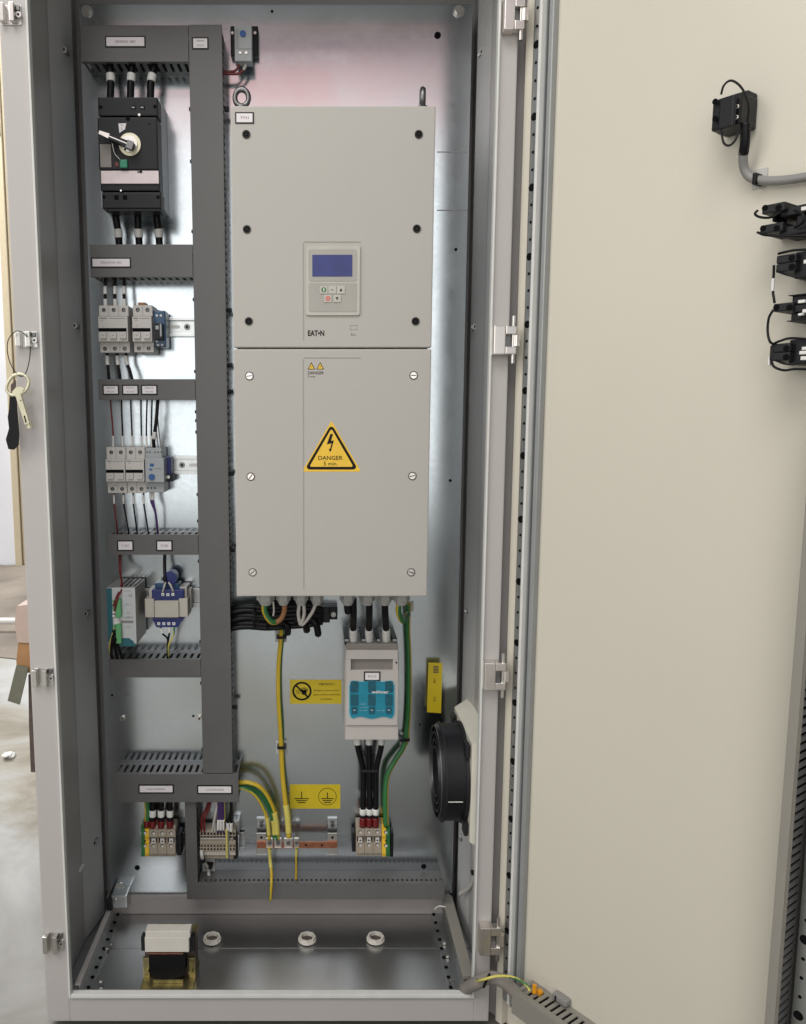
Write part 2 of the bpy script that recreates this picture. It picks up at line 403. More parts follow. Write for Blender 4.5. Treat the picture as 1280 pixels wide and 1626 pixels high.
mb = MB(); mb.box(-WI+.001, WI-.001, yseam+0.0004, 0.3455, FLO-0.02, FLO+0.0008, 'zinc_floor'); mb.build('floor_panel', cab)
mb = MB(); mb.box(-0.350, 0.350, 0.2625, 0.30, FLO+0.0012, -0.0015, 'rear_sill', 0.001); mb.build('rear_sill', cab)
# perforated depth rail on the floor, left
rl = MB(); rx = -0.3385
rl.box(rx-0.007, rx+0.003, 0.02, 0.33, FLO+0.022, FLO+0.025, 'ral_frame', 0.0008)
rl.box(rx+0.001, rx+0.003, 0.02, 0.33, FLO+0.001, FLO+0.0218, 'ral_inside')
rl.box(rx+0.0032, rx+0.018, 0.02, 0.33, FLO+0.001, FLO+0.004, 'zinc_part')
o = rl.build('depth_rail', cab)
for i in range(11):
    yy = 0.04+i*0.027
    MB().cyl((rx+0.011, yy, FLO+0.004), (0, 0, 1), 0.0036, 0.0012, 'dark_hole', 12).build('rail_hole', o)
for px, py in ((165, 1506), (171, 1499), (155, 1558)):
    p = atz(px+6, py, FLO+0.005); MB().cyl(p, (0, 0, 1), 0.005, 0.004, 'steel', 6, smooth=False).build('bolt', o)
rl = MB(); rx = 0.327
rl.box(rx-0.016, rx+0.012, 0.02, 0.33, FLO+0.001, FLO+0.004, 'zinc_part'); o = rl.build('depth_rail', cab)
for i in range(11):
    MB().cyl((rx-0.011, 0.04+i*0.027, FLO+0.004), (0, 0, 1), 0.0036, 0.0012, 'dark_hole', 12).build('rail_hole', o)
for px, py in ((706, 1498), (711, 1519), (718, 1561)):
    p = atz(px-1, py, FLO+0.005); MB().cyl(p, (0, 0, 1), 0.005, 0.005, 'steel', 6, smooth=False).build('bolt', o)
# corner bracket bottom left
mb = MB(); mb.pbox(176, 1422, 202, 1442, 0.035, 0.0, 'zinc_part', 0.003); mb.pbox(169, 1430, 178, 1446, 0.04, 0.0, 'black_part', 0.002)
o = mb.build('corner_bracket', cab)
MB().cyl(ath(183, 1432, 0.039), (0, 1, 0), 0.004, 0.005, 'steel', 12).build('screw', o)

# mounting plate
PLX0, PLX1 = 0.0052-0.3495, 0.0052+0.3495
mb = MB(); mb.box(PLX0, PLX1, DP, DP+0.003, 0.0, 1.692, 'zinc_plate', 0.0008)
for x in (PLX0, PLX1-0.0012): mb.box(x, x+0.0012, DP+0.0031, DP+0.02, 0, 1.692, 'zinc_plate')
plate = mb.build('mounting_plate', cab); tag(plate)
def bolt(px, py, h, r, parent, m='steel', nm='bolt', hexed=True):
    p = ath(px, py, h); k = MB()
    k.cyl(p+Vector((0, 0.0008, 0)), (0, 1, 0), r*1.35, h if h > 0.0012 else 0.0012, m, 20)
    k.cyl(p-Vector((0, 0.0045, 0)), (0, 1, 0), r, 0.0052, m, 6 if hexed else 20, smooth=not hexed)
    if not hexed: k.cyl(p-Vector((0, 0.0049, 0)), (0, 1, 0), r*0.45, 0.0006, 'dark_hole', 6, smooth=False)
    return k.build(nm, parent)
for px, py in ((138, 17), (729, 17), (190, 1410)): bolt(px, py, 0.003, 0.0075, plate)
for px, py, r in ((695, 56, 5), (724, 396, 2.4), (715, 763, 2.4), (673, 1376, 4.4), (218, 1378, 4.4), (178, 1104, 2), (307, 1137, 2), (650+17, 1151, 2), (432, 18, 2)):
    MB().cyl(ath(px, py, 0.0006), (0, 1, 0), r/835, 0.0006, 'dark_hole', 20).build('hole', plate)
bolt(195, 1140, 0.001, 0.004, plate, hexed=False); bolt(317, 1140, 0.001, 0.005, plate, hexed=False)
for y in (241.5, 334): 
    mb = MB(); mb.pbox(694, y-1, 742, y+0.7, 0.0004, 0.0, 'grey_cable'); mb.build('marker_line', plate)
for px, py in ((115, 92), (133, 520), (153, 968), (165, 1325)):
    p = at(px, py, 0.262); k = MB(); k.cyl((-0.3625, 0.228, p.z), (0, 1, 0), 0.006, 0.016, 'steel', 20); k.cyl((-0.3625, 0.2276, p.z), (0, 1, 0), 0.0028, 0.0005, 'dark_hole', 6, smooth=False); k.build('screw', cab)
for px, py in ((756, 92), (744, 521), (734, 968), (727, 1323)):
    p = at(px, py, 0.262); k = MB(); k.cyl((0.3670, 0.236, p.z), (0, 1, 0), 0.006, 0.012, 'steel', 20); k.cyl((0.3670, 0.2356, p.z), (0, 1, 0), 0.0028, 0.0005, 'dark_hole', 6, smooth=False); k.build('screw', cab)
p = at(136, 1376, 0.17); MB().box(-WI, -WI+0.004, 0.155, 0.178, p.z-0.002, p.z+0.002, 'white_mark').build('clip', cab)

# latch catches on the left frame
for (x0, y0, x1, y1) in ((2, 9, 36, 40), (28, 527, 61, 552), (54, 1060, 87, 1088), (71, 1480, 103, 1508)):
    Yb = -0.0005; a = at(x0, y0, Yb); b = at(x1, y1, Yb); w = b.x-a.x; hz = a.z-b.z
    k = MB(); k.box(a.x, b.x-0.001, -0.002, 0.0, b.z, a.z, 'steel', 0.0005)
    k.box(a.x, a.x+w*0.24, -0.014, -0.0022, b.z+0.001, a.z-0.001, 'steel', 0.001)
    k.box(a.x+w*0.52, a.x+w*0.74, -0.015, -0.0022, b.z+0.0005, a.z-0.0005, 'steel', 0.001)
    k.box(a.x+w*0.76, b.x-0.002, -0.006, -0.0022, b.z+hz*.68, a.z-0.001, 'dark_steel', 0.0006)
    k.cyl(Vector((a.x+w*0.88, -0.007, (a.z+b.z)/2-hz*0.05)), (0, 1, 0), 0.0042, 0.005, 'steel', 16)
    k.cyl(Vector((a.x+w*0.88, -0.0074, (a.z+b.z)/2-hz*0.05)), (0, 1, 0), 0.0018, 0.0006, 'dark_hole', 8)
    k.build('latch_catch', cab)
# hinges on the right frame
for (x0, y0, x1, y1, lab) in ((802, -6, 833, 46, 0), (785, 517, 820, 563, 1), (770, 1053, 803, 1097, 1), (763, 1474, 795, 1518, 1)):
    Yb = -0.020; a = at(x0, y0, Yb); b = at(x1, y1, Yb); w = b.x-a.x; hz = a.z-b.z
    k = MB()
    k.box(a.x, a.x+w*0.52, Yb, -0.0003, b.z, a.z, 'nickel', 0.0016)
    k.box(a.x+w*0.522, b.x, Yb+0.0005, -0.004, b.z+hz*0.70, a.z-0.0005, 'nickel', 0.0014)
    k.box(a.x+w*0.522, b.x, Yb+0.0005, -0.004, b.z+0.0005, b.z+hz*0.28, 'nickel', 0.0014)
    k.box(a.x+w*0.52, b.x-w*0.1, -0.010, -0.002, b.z+hz*0.285, b.z+hz*0.695, 'dark_steel')
    h = k.build('hinge', cab)
    MB().cyl((b.x+0.001, Yb+0.008, b.z+hz*0.30), (0, 0, 1), 0.0062, hz*0.38, 'nickel', 20).build('hinge_knuckle', h)
    MB().cyl((b.x-0.004, Yb+0.006, b.z-0.013), (0, 0, 1), 0.0030, hz+0.028, 'steel', 14).build('hinge_pin', h)

# ------------------------------------------------------------------ door (opened about 125 degrees)
U = Vector((0.5849, -0.8111, 0)); N = Vector((-0.8111, -0.5849, 0)); P0 = Vector((0.4157, -0.0003, 0))
TD = Matrix(((U.x, N.x, 0, P0.x), (U.y, N.y, 0, P0.y), (0, 0, 1, 0), (0, 0, 0, 1)))
def dp(px, py, o):                                      # picture point on the plane o metres in front of the door skin -> (u, z)
    d = ray(px, py); t = (o - (CAM-P0).dot(N))/d.dot(N); p = CAM + d*t
    return (p-P0).dot(U), p.z
def dw(u, o, z): return P0 + U*u + N*o + Vector((0, 0, z))
dzb = (dp(800, 1625, 0)[1]+dp(779, 1603, 0)[1])/2
DZ0 = dzb
u_in = dp(811, 400, 0)[0]
mb = MB(); mb.box(u_in, 0.78, -0.022, 0.0, DZ0, ZTOP+0.01, 'door_paint', 0.002, T=TD)
mb.box(u_in, dp(824, 400, .002)[0], 0.0003, 0.002, DZ0, ZTOP+0.01, 'ral_frame', 0.0005, T=TD); mb.box(dp(824.5, 400, .014)[0], dp(836, 400, .014)[0], 0.0003, 0.014, DZ0+0.004, ZTOP+0.01, 'door_paint', 0.001, T=TD)  # greyer strip: shade on the door's hinge edge put into colour
mb.box(dp(840, 400, .014)[0], 0.78, 0.0005, 0.016, DZ0, DZ0+0.003, 'door_paint', 0.001, T=TD)
door = mb.build('door', cab)
def uu(px, py, o): return dp(px, py, o)[0]
O = 0.020
ur0, ur1 = uu(836.5, 408, O), uu(845.5, 408, O)
mb = MB(); mb.box(ur0, ur1, 0.001, O, DZ0+0.06, ZTOP, 'zinc_part', 0.001, T=TD)
rail = mb.build('perforated_rail', door)
mb = MB(); mb.box(ur1+0.0003, uu(850, 408, O), 0.001, O+0.003, DZ0+0.06, ZTOP, 'foam', 0.001, T=TD); mb.build('white_gasket', door)
us = [uu(x, 408, 0.012) for x in (850.5, 857, 858.6, 866)]
mb = MB(); mb.box(us[0], us[1], 0.0005, 0.015, DZ0+0.05, ZTOP, 'profile_grey', 0.002, T=TD); mb.box(us[1], us[2], 0.0005, 0.006, DZ0+0.05, ZTOP, 'dark_hole', T=TD)
mb.box(us[2], us[3], 0.0005, 0.012, DZ0+0.05, ZTOP, 'profile_grey', 0.002, T=TD); mb.build('stiffening_profile', door)
zr = 1.50582; uc = (ur0+ur1)/2
for i in range(-10, 68):
    z = zr - 0.025*i
    if z < DZ0+0.08 or z > ZTOP-0.02: continue
    big = (i % 4 == 0); r = 0.0058 if big else 0.0022
    MB().cyl(dw(uc, O+0.0004, z), -N, r, 0.0008, 'dark_hole', 16).build('rail_hole', rail)
# outer perforated rail at the right picture edge
O2 = 0.020; zf = 0.34105; u2 = (Vector((0.66626, -0.38204, 0))-P0).dot(U)
mb = MB(); mb.box(u2-0.008, u2+0.012, 0.001, O2, DZ0+0.02, ZTOP, 'zinc_part', 0.001, T=TD); rail = mb.build('perforated_rail', door)
for i in range(-58, 16):
    z = zf - 0.025*i
    if z < DZ0+0.04 or z > ZTOP-0.02: continue
    MB().cyl(dw(u2, O2+0.0004, z), -N, 0.0058 if i % 4 == 0 else 0.0022, 0.0008, 'dark_hole', 16).build('rail_hole', rail)

# ------------------------------------------------------------------ cable ducts
def label_plate(x0, y0, x1, y1, h, lines, parent, inkm='ink_grey', nm='label', small=None):
    k = MB(); k.pbox(x0-2.2, y0-2.2, x1+2.2, y1+2.2, h+0.0012, h+0.0002, 'black_plastic', 0.0006)
    k.pbox(x0, y0, x1, y1, h+0.0018, h+0.0013, 'label_white')
    a = ath(x0, (y0+y1)/2, h+0.0018); b = ath(x1, (y0+y1)/2, h+0.0018); top = ath(x0, y0, h+0.0018).z; bot = ath(x0, y1, h+0.0018).z
    n = len(lines)
    for i, l in enumerate(lines):
        if not l: continue
        z = top-(top-bot)*(i+0.5)/n if n > 1 else (top+bot)/2
        k.text(l, (a.x+b.x)/2, z, DP-h-0.0021, (top-bot)*(0.30 if n == 1 else 0.2), inkm, w=(b.x-a.x)*(0.55 if n == 1 else 0.6))
    return k.build(nm, parent)

HD = 0.060
def slotted_wall(k, p0, p1, nrm, h0, h1, m, pitch=0.0125, slot=0.0055, th=0.0016, closed=0.010):
    """duct side from p0 to p1 (on the plate), fingers with open slots between; nrm = unit vector pointing inside"""
    p0 = Vector(p0); p1 = Vector(p1); L = (p1-p0).length; e = (p1-p0)/L; n = max(2, int(L/pitch)); pt = L/n
    def bar(a, b, ha, hb):
        A = p0+e*a; B = p0+e*b; nn = Vector(nrm)*th
        V = [A, B, B+nn, A+nn]; V = [v+Vector((0, -ha, 0)) for v in V]+[v+Vector((0, -hb, 0)) for v in V]
        k.add(V, [[0, 1, 2, 3], [7, 6, 5, 4], [0, 4, 5, 1], [1, 5, 6, 2], [2, 6, 7, 3], [3, 7, 4, 0]], m)
    bar(0, L, h0, h0+closed); bar(0, L, h1-0.012, h1)
    for i in range(n+1):
        a = max(0, i*pt-(pt-slot)/2); b = min(L, i*pt+(pt-slot)/2); bar(a, b, h0+closed, h1-0.012)
def duct(x0, x1, z0, z1, h, label, lid_m='duct_grey', vert=False, sides=(1, 1), closed=0.010, nm='cable_duct', extra_h=0.0, pitch=0.0125, slot=0.0055):
    t = thing(nm, label, 'cable duct', ((x0+x1)/2, DP, z0))
    k = MB(); k.box(x0, x1, DP-h-extra_h, DP-h+0.0015-extra_h, z0, z1, lid_m, 0.0012)
    g = 0.0022
    k2 = MB(); k2.box(x0+g, x1-g, DP-0.002, DP-0.0002, z0+g, z1-g, lid_m)
    if vert:
        slotted_wall(k2, (x0+g, DP, z0+.001), (x0+g, DP, z1-.001), (1, 0, 0), 0.0021, h-0.0003, lid_m, pitch, slot, closed=closed)
        slotted_wall(k2, (x1-g, DP, z0+.001), (x1-g, DP, z1-.001), (-1, 0, 0), 0.0021, h-0.0003, lid_m, pitch, slot, closed=closed)
        k.box(x0+.0003, x0+0.0018, DP-h+0.0016-extra_h, DP-h+0.009, z0, z1, lid_m); k.box(x1-0.0018, x1-.0003, DP-h+0.0016-extra_h, DP-h+0.009, z0, z1, lid_m)
    else:
        slotted_wall(k2, (x0+.001, DP, z0+g), (x1-.001, DP, z0+g), (0, 0, 1), 0.0021, h-0.0003, lid_m, pitch, slot, closed=closed)
        slotted_wall(k2, (x0+.001, DP, z1-g), (x1-.001, DP, z1-g), (0, 0, -1), 0.0021, h-0.0003, lid_m, pitch, slot, closed=closed)
        k.box(x0, x1, DP-h+0.0016-extra_h, DP-h+0.009, z0+.0003, z0+0.0018, lid_m); k.box(x0, x1, DP-h+0.0016-extra_h, DP-h+0.009, z1-0.0018, z1-.0003, lid_m)
    k2.build('slotted_body', t); k.build('lid', t)
    return t
def Z(px, py, h=HD): return ath(px, py, h).z
def X(px, py, h=HD): return ath(px, py, h).x
VX0 = (X(296, 60)+X(325, 1200))/2; VX1 = (X(348, 60)+X(373, 1200))/2
tv = duct(VX0, VX1, Z(330, 1228), Z(320, 39), HD, 'long vertical dark grey wiring duct running down beside the drive, topmost end by the thermostat', vert=True)
label_plate(307, 61, 329, 76, HD, ['TENSIONE', 'CONTROLLO'], tv)
for i in range(5):
    xx = VX0+.008+i*.0095; MB().box(xx, xx+.0055, DP-.054, DP-.051, Z(320, 39)-.002, Z(320, 39)+.0035, 'relay_grey', .0008).build('wall_finger', tv)
for px, py in ((297, 174), (299, 257), (303, 368), (309, 476), (312, 590), (312, 654), (312, 668), (313, 686), (315, 785), (317, 827), (318, 891), (321, 1018), (322, 1084), (325, 1189)):
    p = ath(px-1, py, 0.03); MB().box(VX0-0.006, VX0+0.001, DP-0.035, DP-0.028, p.z-0.003, p.z+0.003, 'black_part', 0.0015).build('rivet', tv)
for px, py in ((357, 174), (366, 493), (366, 580), (366, 622), (371, 752), (372, 873), (379, 1122)):
    p = ath(px, py, 0.03); MB().box(VX1-0.001, VX1+0.008, DP-0.036, DP-0.028, p.z-0.004, p.z+0.004, 'black_part', 0.0018).build('rivet', tv)
def hd(x0, y0, x1, y1, label, **kw):
    return duct(X(x0, (y0+y1)/2), min(X(x1, (y0+y1)/2), kw.pop('xm', VX0-0.0006)), Z((x0+x1)/2, y1), Z((x0+x1)/2, y0), HD, label, **kw)
t = hd(128, 40, 300, 98, 'wide dark grey wiring duct across the top left, above the black breaker')
label_plate(169, 59, 229, 73, HD, ['GENERALE  400V'], t)
t = hd(143, 388, 310, 440, 'dark grey wiring duct between the black breaker and the three-pole breaker')
label_plate(147, 411, 206, 423, HD, ['SEZIONATORE  400V'], t)
t = hd(156, 602, 315, 635, 'dark grey wiring duct with three small white labels in a row')
label_plate(165, 613, 187, 625, HD, ['PROT', 'AUX'], t); label_plate(196, 613, 218, 625, HD, ['PROT', 'AUX'], t); label_plate(226, 613, 248, 625, HD, ['RELE', 'AUX'], t)
t = hd(169, 849, 322, 881, 'dark grey wiring duct with two white labels above the power supply')
label_plate(188, 860, 210, 873, HD, ['T1 24VCC'], t); label_plate(250, 860, 272, 873, HD, ['T2 230V'], t)
t = hd(173, 1047, 325, 1076, 'unlabelled dark grey wiring duct below the power supply and blue transformer')
zt = Z(300, 1229); 
t = hd(179, 1229, 379, 1274, 'dark grey wiring duct with two long white labels above the terminals', xm=9)
label_plate(222, 1248, 274, 1258, HD, ['LINEA INGRESSO'], t); label_plate(315, 1249, 367, 1259, HD, ['COMANDI'], t)
lowtop = Z(300, 1274)-0.001
zb1 = Z(400, 1433); zb0 = Z(400, 1407)
duct(X(295, 1350, .05), X(313, 1350, .05), zb1, lowtop, 0.05, 'short narrow vertical grey duct left of the narrow terminals', vert=True)
duct(X(313, 1420, .05)+.001, X(706, 1420, .05), zb1, zb0, 0.05, 'long low grey duct with small holes along the foot of the plate', pitch=0.0095, slot=0.0045, closed=0.029)
# duct lying along the cabinet floor towards the front, right
p1 = at(753.4, 1549, 0.02); zl = p1.z; q1 = atz(719.5, 1397.6, zl); p0_ = at(733+2, 1572-22, 0.02)
t = thing('cable_duct', 'grey duct running forward along the cabinet floor at the right side', 'cable duct', (p1.x, 0.15, FLO))
xw0, xw1 = at(735, 1550, 0.02).x, p1.x
k = MB(); k.box(xw0, xw1, 0.02, 0.262, zl-0.008, zl, 'duct_light', 0.001); k.build('lid', t)
k = MB(); k.box(xw0+.002, xw0+.004, 0.021, 0.262, FLO+0.004, zl-0.0082, 'duct_grey'); k.box(xw1-.004, xw1-.002, 0.021, 0.262, FLO+0.0045, zl-0.0082, 'duct_grey')
k.box(xw0+.0042, xw1-.0042, 0.05, 0.262, FLO+0.0045, zl-0.009, 'dark_hole'); k.build('slotted_body', t)
k = MB(); k.tube([ath(690, 1444, .04), ath(697, 1439, .045), ath(708, 1440, .05)], 0.0016, 'white_wire'); one('cable_tie_tail', k, 'white plastic strap end poking out beside the floor duct', 'strap')

# door ducts
o1 = 0.055
ua, za = dp(1213, 1626, o1); ub = dp(1237, 1626, o1)[0]; ua2 = dp(1255.5, 1100, o1)[0]; ub2 = dp(1273.5, 1100, o1)[0]
ua = (ua+ua2)/2; ub = min((ub+ub2)/2, u2-0.012)
t = thing('cable_duct', 'grey slotted duct standing upright on the inside of the open door at the right edge', 'cable duct', dw(ua, 0, DZ0))
k = MB(); k.box(ua, ub, o1-0.0015, o1, DZ0+0.012, 1.0, 'duct_light', 0.0008, T=TD); k.box(ub-.0016, ub, o1-0.010, o1-0.0016, DZ0+0.012, 1.0, 'duct_light', T=TD); k.build('lid', t)
k = MB(); k.box(ua+.001, ua+.003, 0.0005, o1-0.002, DZ0+0.012, 1.0, 'duct_grey', T=TD)
k.box(ub-.004, ub-.002, 0.0005, 0.012, DZ0+0.012, 1.0, 'duct_grey', T=TD)
k.box(ua+.0032, ub-.0095, 0.0005, o1-0.012, DZ0+0.012, 1.0, 'dark_hole', T=TD)
z = DZ0+0.014
while z < 0.99:
    k.box(ub-.004, ub-.002, 0.0122, o1-0.0102, z, z+0.0062, 'duct_grey', T=TD); z += 0.0108
k.build('slotted_body', t)
t0 = t
o3 = 0.05
uA, zA = dp(824, 1580.5, o3); uB, zB = dp(813, 1609, o3); zlo = zB
u0 = dp(813, 1580, o3)[0]
t = thing('cable_duct', 'beige grey slotted duct running along the bottom of the open door', 'cable duct', dw(u0, 0, zlo))
k = MB(); k.box(u0, ua-0.004, o3-0.0015, o3, zlo, zA, 'duct_light', 0.0008, T=TD); k.box(u0, ua-0.004, o3-0.012, o3-0.0016, zA-0.0016, zA, 'duct_light', T=TD); k.build('lid', t)
k = MB(); k.box(u0+.001, ua-0.004, 0.0005, 0.010, zA-.004, zA-.002, 'duct_light', T=TD); k.box(u0+.001, ua-0.004, 0.0005, o3-0.002, zlo+.001, zlo+.003, 'duct_light', T=TD)
k.box(u0+.003, ua-0.006, 0.0005, o3-0.012, zlo+.004, zA-.012, 'dark_hole', T=TD)
x = u0+0.001
while x < ua-0.02:
    k.box(x, x+0.0066, 0.0102, o3-0.0122, zA-.004, zA-.002, 'duct_light', T=TD); x += 0.0112
k.build('slotted_body', t)
k = MB(); uc_, zc_ = dp(880, 1588, 0.01); k.box(uc_-0.002, uc_+0.026, 0.0005, 0.014, zA+0.001, zA+0.012, 'grey_cable', 0.003, T=TD); k.box(uc_+0.004, uc_+0.007, 0.0142, 0.0150, zA+0.002, zA+0.011, 'black_part', T=TD)
one('cable_clamp', k, 'small grey plastic clamp on the door just above the bottom duct', 'clamp')

# cables crossing from the cabinet to the door
def grey_pts(L): return [at(x, y, Y) for x, y, Y in L]
k = MB(); k.tube(grey_pts([(738, 1570, .01), (755, 1562, -.022), (775, 1553, -.035), (795, 1556, -.045), (815, 1572, -.05), (840, 1596, -.07)]), 0.0105, 'grey_sleeve', 16)
t = one('cable_sleeve', k, 'grey brown fabric sleeve of wires bridging the cabinet sill and the door duct', 'sleeve')
k = MB(); k.tube([at(768, 1568, -.05), at(774, 1553, -.052), at(778, 1546, -.048)], 0.0022, 'black_cable')
k.build('cable_tie', t)
k = MB(); k.tube(grey_pts([(742, 1560, .012), (765, 1556, -.05), (790, 1550, -.06), (815, 1552, -.075), (835, 1563, -.09), (842, 1574, -.10)]), 0.0022, 'pe_tape', 10, 'pe_green', 1.3, 0.2, 0.3)
one('earth_wire', k, 'thin yellow green wire looping over the grey sleeve to an orange plug', 'wire')
uo, zo = dp(845, 1571, 0.03); k = MB(); k.cyl(dw(uo, 0.024, zo-0.008), (0, 0, 1), 0.0042, 0.013, 'orange', 16, 0.0034); k.cyl(dw(uo+.003, 0.012, zo-0.010), N, 0.0055, 0.008, 'orange', 16)
one('insulated_plug', k, 'orange insulated connector at the end of the thin yellow wire', 'connector')

# ------------------------------------------------------------------ drive
HF = 0.20
dx0 = (X(364.5, 168, HF)+X(377, 947, HF))/2; dx1 = (X(692.5, 168, HF)+X(678, 947, HF))/2
dz1 = Z(530, 168, HF); dzm = Z(530, 553, HF); dz0 = Z(530, 947, HF)
dr = thing('frequency_drive', 'tall beige frequency drive with a blue display and a yellow danger triangle', 'drive', ((dx0+dx1)/2, DP, dz0))
k = MB(); k.box(dx0+0.004, dx1-0.004, DP-HF+0.018, DP-0.004, dz0+0.004, dz1-0.003, 'drive_paint', 0.003); k.build('housing', dr)
k = MB(); k.box(dx0, dx1, DP-HF, DP-HF+0.017, dzm+0.0012, dz1, 'drive_paint', 0.0022); up = k.build('upper_cover', dr)
k = MB(); k.box(dx0, dx1, DP-HF, DP-HF+0.017, dz0, dzm-0.0012, 'drive_paint', 0.0022); lo = k.build('lower_cover', dr)
def hf(k, x0, y0, x1, y1, d, m, bev=0): return k.pbox(x0, y0, x1, y1, HF+d, HF+0.00005, m, bev)
# raised contour lines
k = MB()
for a in ((483, 383.2, 573, 384.6), (481, 386, 482.3, 540)): hf(k, *a, 0.0006, 'drive_line')
k.build('contour', up)
k = MB()
for a in ((483, 567.4, 572, 568.7), (481.2, 570, 482.4, 936)): hf(k, *a, 0.0006, 'drive_line')
k.build('contour', lo)
k = MB(); q = [ath(485.5, 445, HF+.003), ath(571.5, 445, HF+.003)]; zt_, zb_ = Z(528, 389.5, HF+.003), Z(528, 500.5, HF+.003)
k.prism(rounded(q[0].x-.0006, q[1].x+.0006, zb_-.0006, zt_+.0006, 0.004), DP-HF-0.0006, DP-HF-0.00005, 'drive_line')
k.prism(rounded(q[0].x, q[1].x, zb_, zt_, 0.0035), DP-HF-0.003, DP-HF-0.0007, 'keypad'); kp = k.build('keypad', dr)
k = MB(); a = ath(490, 422, HF+.0034); b = ath(566.5, 422, HF+.0034)
k.prism(rounded(a.x, b.x, Z(528, 446.5, HF+.003), Z(528, 396, HF+.003), 0.003), DP-HF-0.0036, DP-HF-0.0031, 'keypad_dark')
k.prism(rounded(a.x, b.x, Z(528, 495, HF+.003), Z(528, 449.5, HF+.003), 0.003), DP-HF-0.0036, DP-HF-0.0031, 'keypad_dark'); k.build('bezel', kp)
k = MB(); k.pbox(496, 404.5, 559.5, 439, HF+0.0042, HF+0.0037, 'screen'); k.build('display', kp)
def key(x0, y0, x1, y1, draw):
    k = MB(); k.pbox(x0, y0, x1, y1, HF+0.0048, HF+0.0037, 'keypad', 0.0006); c = ath((x0+x1)/2, (y0+y1)/2, HF+0.005); draw(k, c); k.build('key', kp)
def d1(k, c): k.cyl(c, (0, 1, 0), 0.0040, 0.0003, 'pe_green', 20); k.box(c.x-.0009, c.x+.0009, c.y-.0002, c.y-.0001, c.z-.0024, c.z+.0024, 'white_mark')
def d2(k, c): k.text('OK', c.x, c.z, c.y-.0001, 0.0022, 'ink')
def d3(k, c): k.prism([(c.x-.0022, c.z-.002), (c.x+.0022, c.z-.002), (c.x, c.z+.0026)], c.y-.0003, c.y, 'ink')
def d4(k, c): k.cyl(c, (0, 1, 0), 0.0040, 0.0003, 'red_key', 20); k.cyl(c-Vector((0, .0002, 0)), (0, 1, 0), 0.0018, 0.0001, 'keypad', 16, inner=0.0011)
def d5(k, c): k.prism([(c.x-.0022, c.z+.002), (c.x+.0022, c.z+.002), (c.x, c.z-.0026)], c.y-.0003, c.y, 'ink')
key(508, 454, 520.5, 466.5, d1); key(521.5, 454, 534, 466.5, d2); key(535, 454, 548, 466.5, d3); key(514.5, 467.8, 527, 480, d4); key(529, 467.8, 541.5, 480, d5)
k = MB(); a = ath(489, 529, HF+.0004); b = ath(515, 529, HF+.0004); k.text('E•T•N', (a.x+b.x)/2, a.z, DP-HF-0.0004, 0.0001, 'ink') if False else None
k = MB(); k.text('EAT•N', (a.x+b.x)/2, a.z, DP-HF-0.0004, Z(500, 524.5, HF)-Z(500, 533.5, HF), 'ink', w=b.x-a.x, bold=0.03)
k.build('lettering', up); k = MB(); c = ath(561, 531, HF); k.text('Bus', c.x, c.z, DP-HF-0.0004, 0.004, 'ink_grey')
k.build('port_lettering', up)
k = MB()
for a in ((556, 516, 567, 516.8), (556, 523, 567, 523.8), (556, 516, 556.8, 523.8), (566.2, 516, 567, 523.8)): hf(k, *a, 0.0004, 'drive_line')
k.build('port_outline', up)
k = MB()
for cx in (494.5, 508.5):
    def tri(k, x0, x1, y0, y1, d, m):
        a = ath(x0, y1, HF+d); b = ath(x1, y1, HF+d); c = ath((x0+x1)/2, y0, HF+d); k.prism([(a.x, a.z), (b.x, b.z), (c.x, c.z)], DP-HF-d, DP-HF-d+0.0002, m)
    tri(k, cx-6, cx+6, 575, 586.5, 0.0004, 'ink'); tri(k, cx-4.3, cx+4.3, 577.2, 585.6, 0.0007, 'warn_yellow')
    c = ath(cx, 582.3, HF); k.box(c.x-.0003, c.x+.0003, DP-HF-.0010, DP-HF-.0008, c.z-.0014, c.z+.0016, 'ink')
a = ath(489, 592, HF); b = ath(514, 592, HF); k.text('DANGER', (a.x+b.x)/2, a.z, DP-HF-0.0005, 0.0048, 'ink', w=b.x-a.x)
b = ath(500, 597.8, HF); k.text('5 min', (a.x+b.x)/2, b.z, DP-HF-0.0005, 0.0027, 'ink', w=(b.x-a.x))
k.build('small_danger_marks', lo)
# the yellow danger triangle
def tri_r(cx, cy_top, cy_bot, half, r, d):
    a = ath(cx-half, cy_bot, HF+d); b = ath(cx+half, cy_bot, HF+d); c = ath(cx, cy_top, HF+d); V = [Vector((b.x, b.z)), Vector((c.x, c.z)), Vector((a.x, a.z))]
    out = []
    for i in range(3):
        p, pr, nx = V[i], V[i-1], V[(i+1) % 3]; e1 = (pr-p).normalized(); e2 = (nx-p).normalized()
        ang = e1.angle(e2); dd = r/math.tan(ang/2); cen = p+(e1+e2).normalized()*(r/math.sin(ang/2))
        s = p+e1*dd; e = p+e2*dd; a0 = math.atan2(s.y-cen.y, s.x-cen.x); a1 = math.atan2(e.y-cen.y, e.x-cen.x)
        while a1 < a0: a1 += 2*math.pi
        if a1-a0 > math.pi: a1 -= 2*math.pi
        for q in range(6): a_ = a0+(a1-a0)*q/5; out.append((cen.x+r*math.cos(a_), cen.y+r*math.sin(a_)))
    return out
k = MB()
k.prism(tri_r(526.5, 668, 749, 47, 0.002, 0.0004), DP-HF-0.0004, DP-HF-0.0001, 'warn_yellow')
k.prism(tri_r(526.3, 673, 745.5, 42.5, 0.0048, 0.0008), DP-HF-0.0008, DP-HF-0.0005, 'ink')
k.prism(tri_r(526.3, 680.5, 741.2, 35, 0.0020, 0.0012), DP-HF-0.0012, DP-HF-0.0009, 'warn_yellow')
y_ = DP-HF-0.0016
def pl(pts, m='ink'): k.prism([(ath(x, y, HF).x, ath(x, y, HF).z) for x, y in pts], y_, y_+0.0003, m)
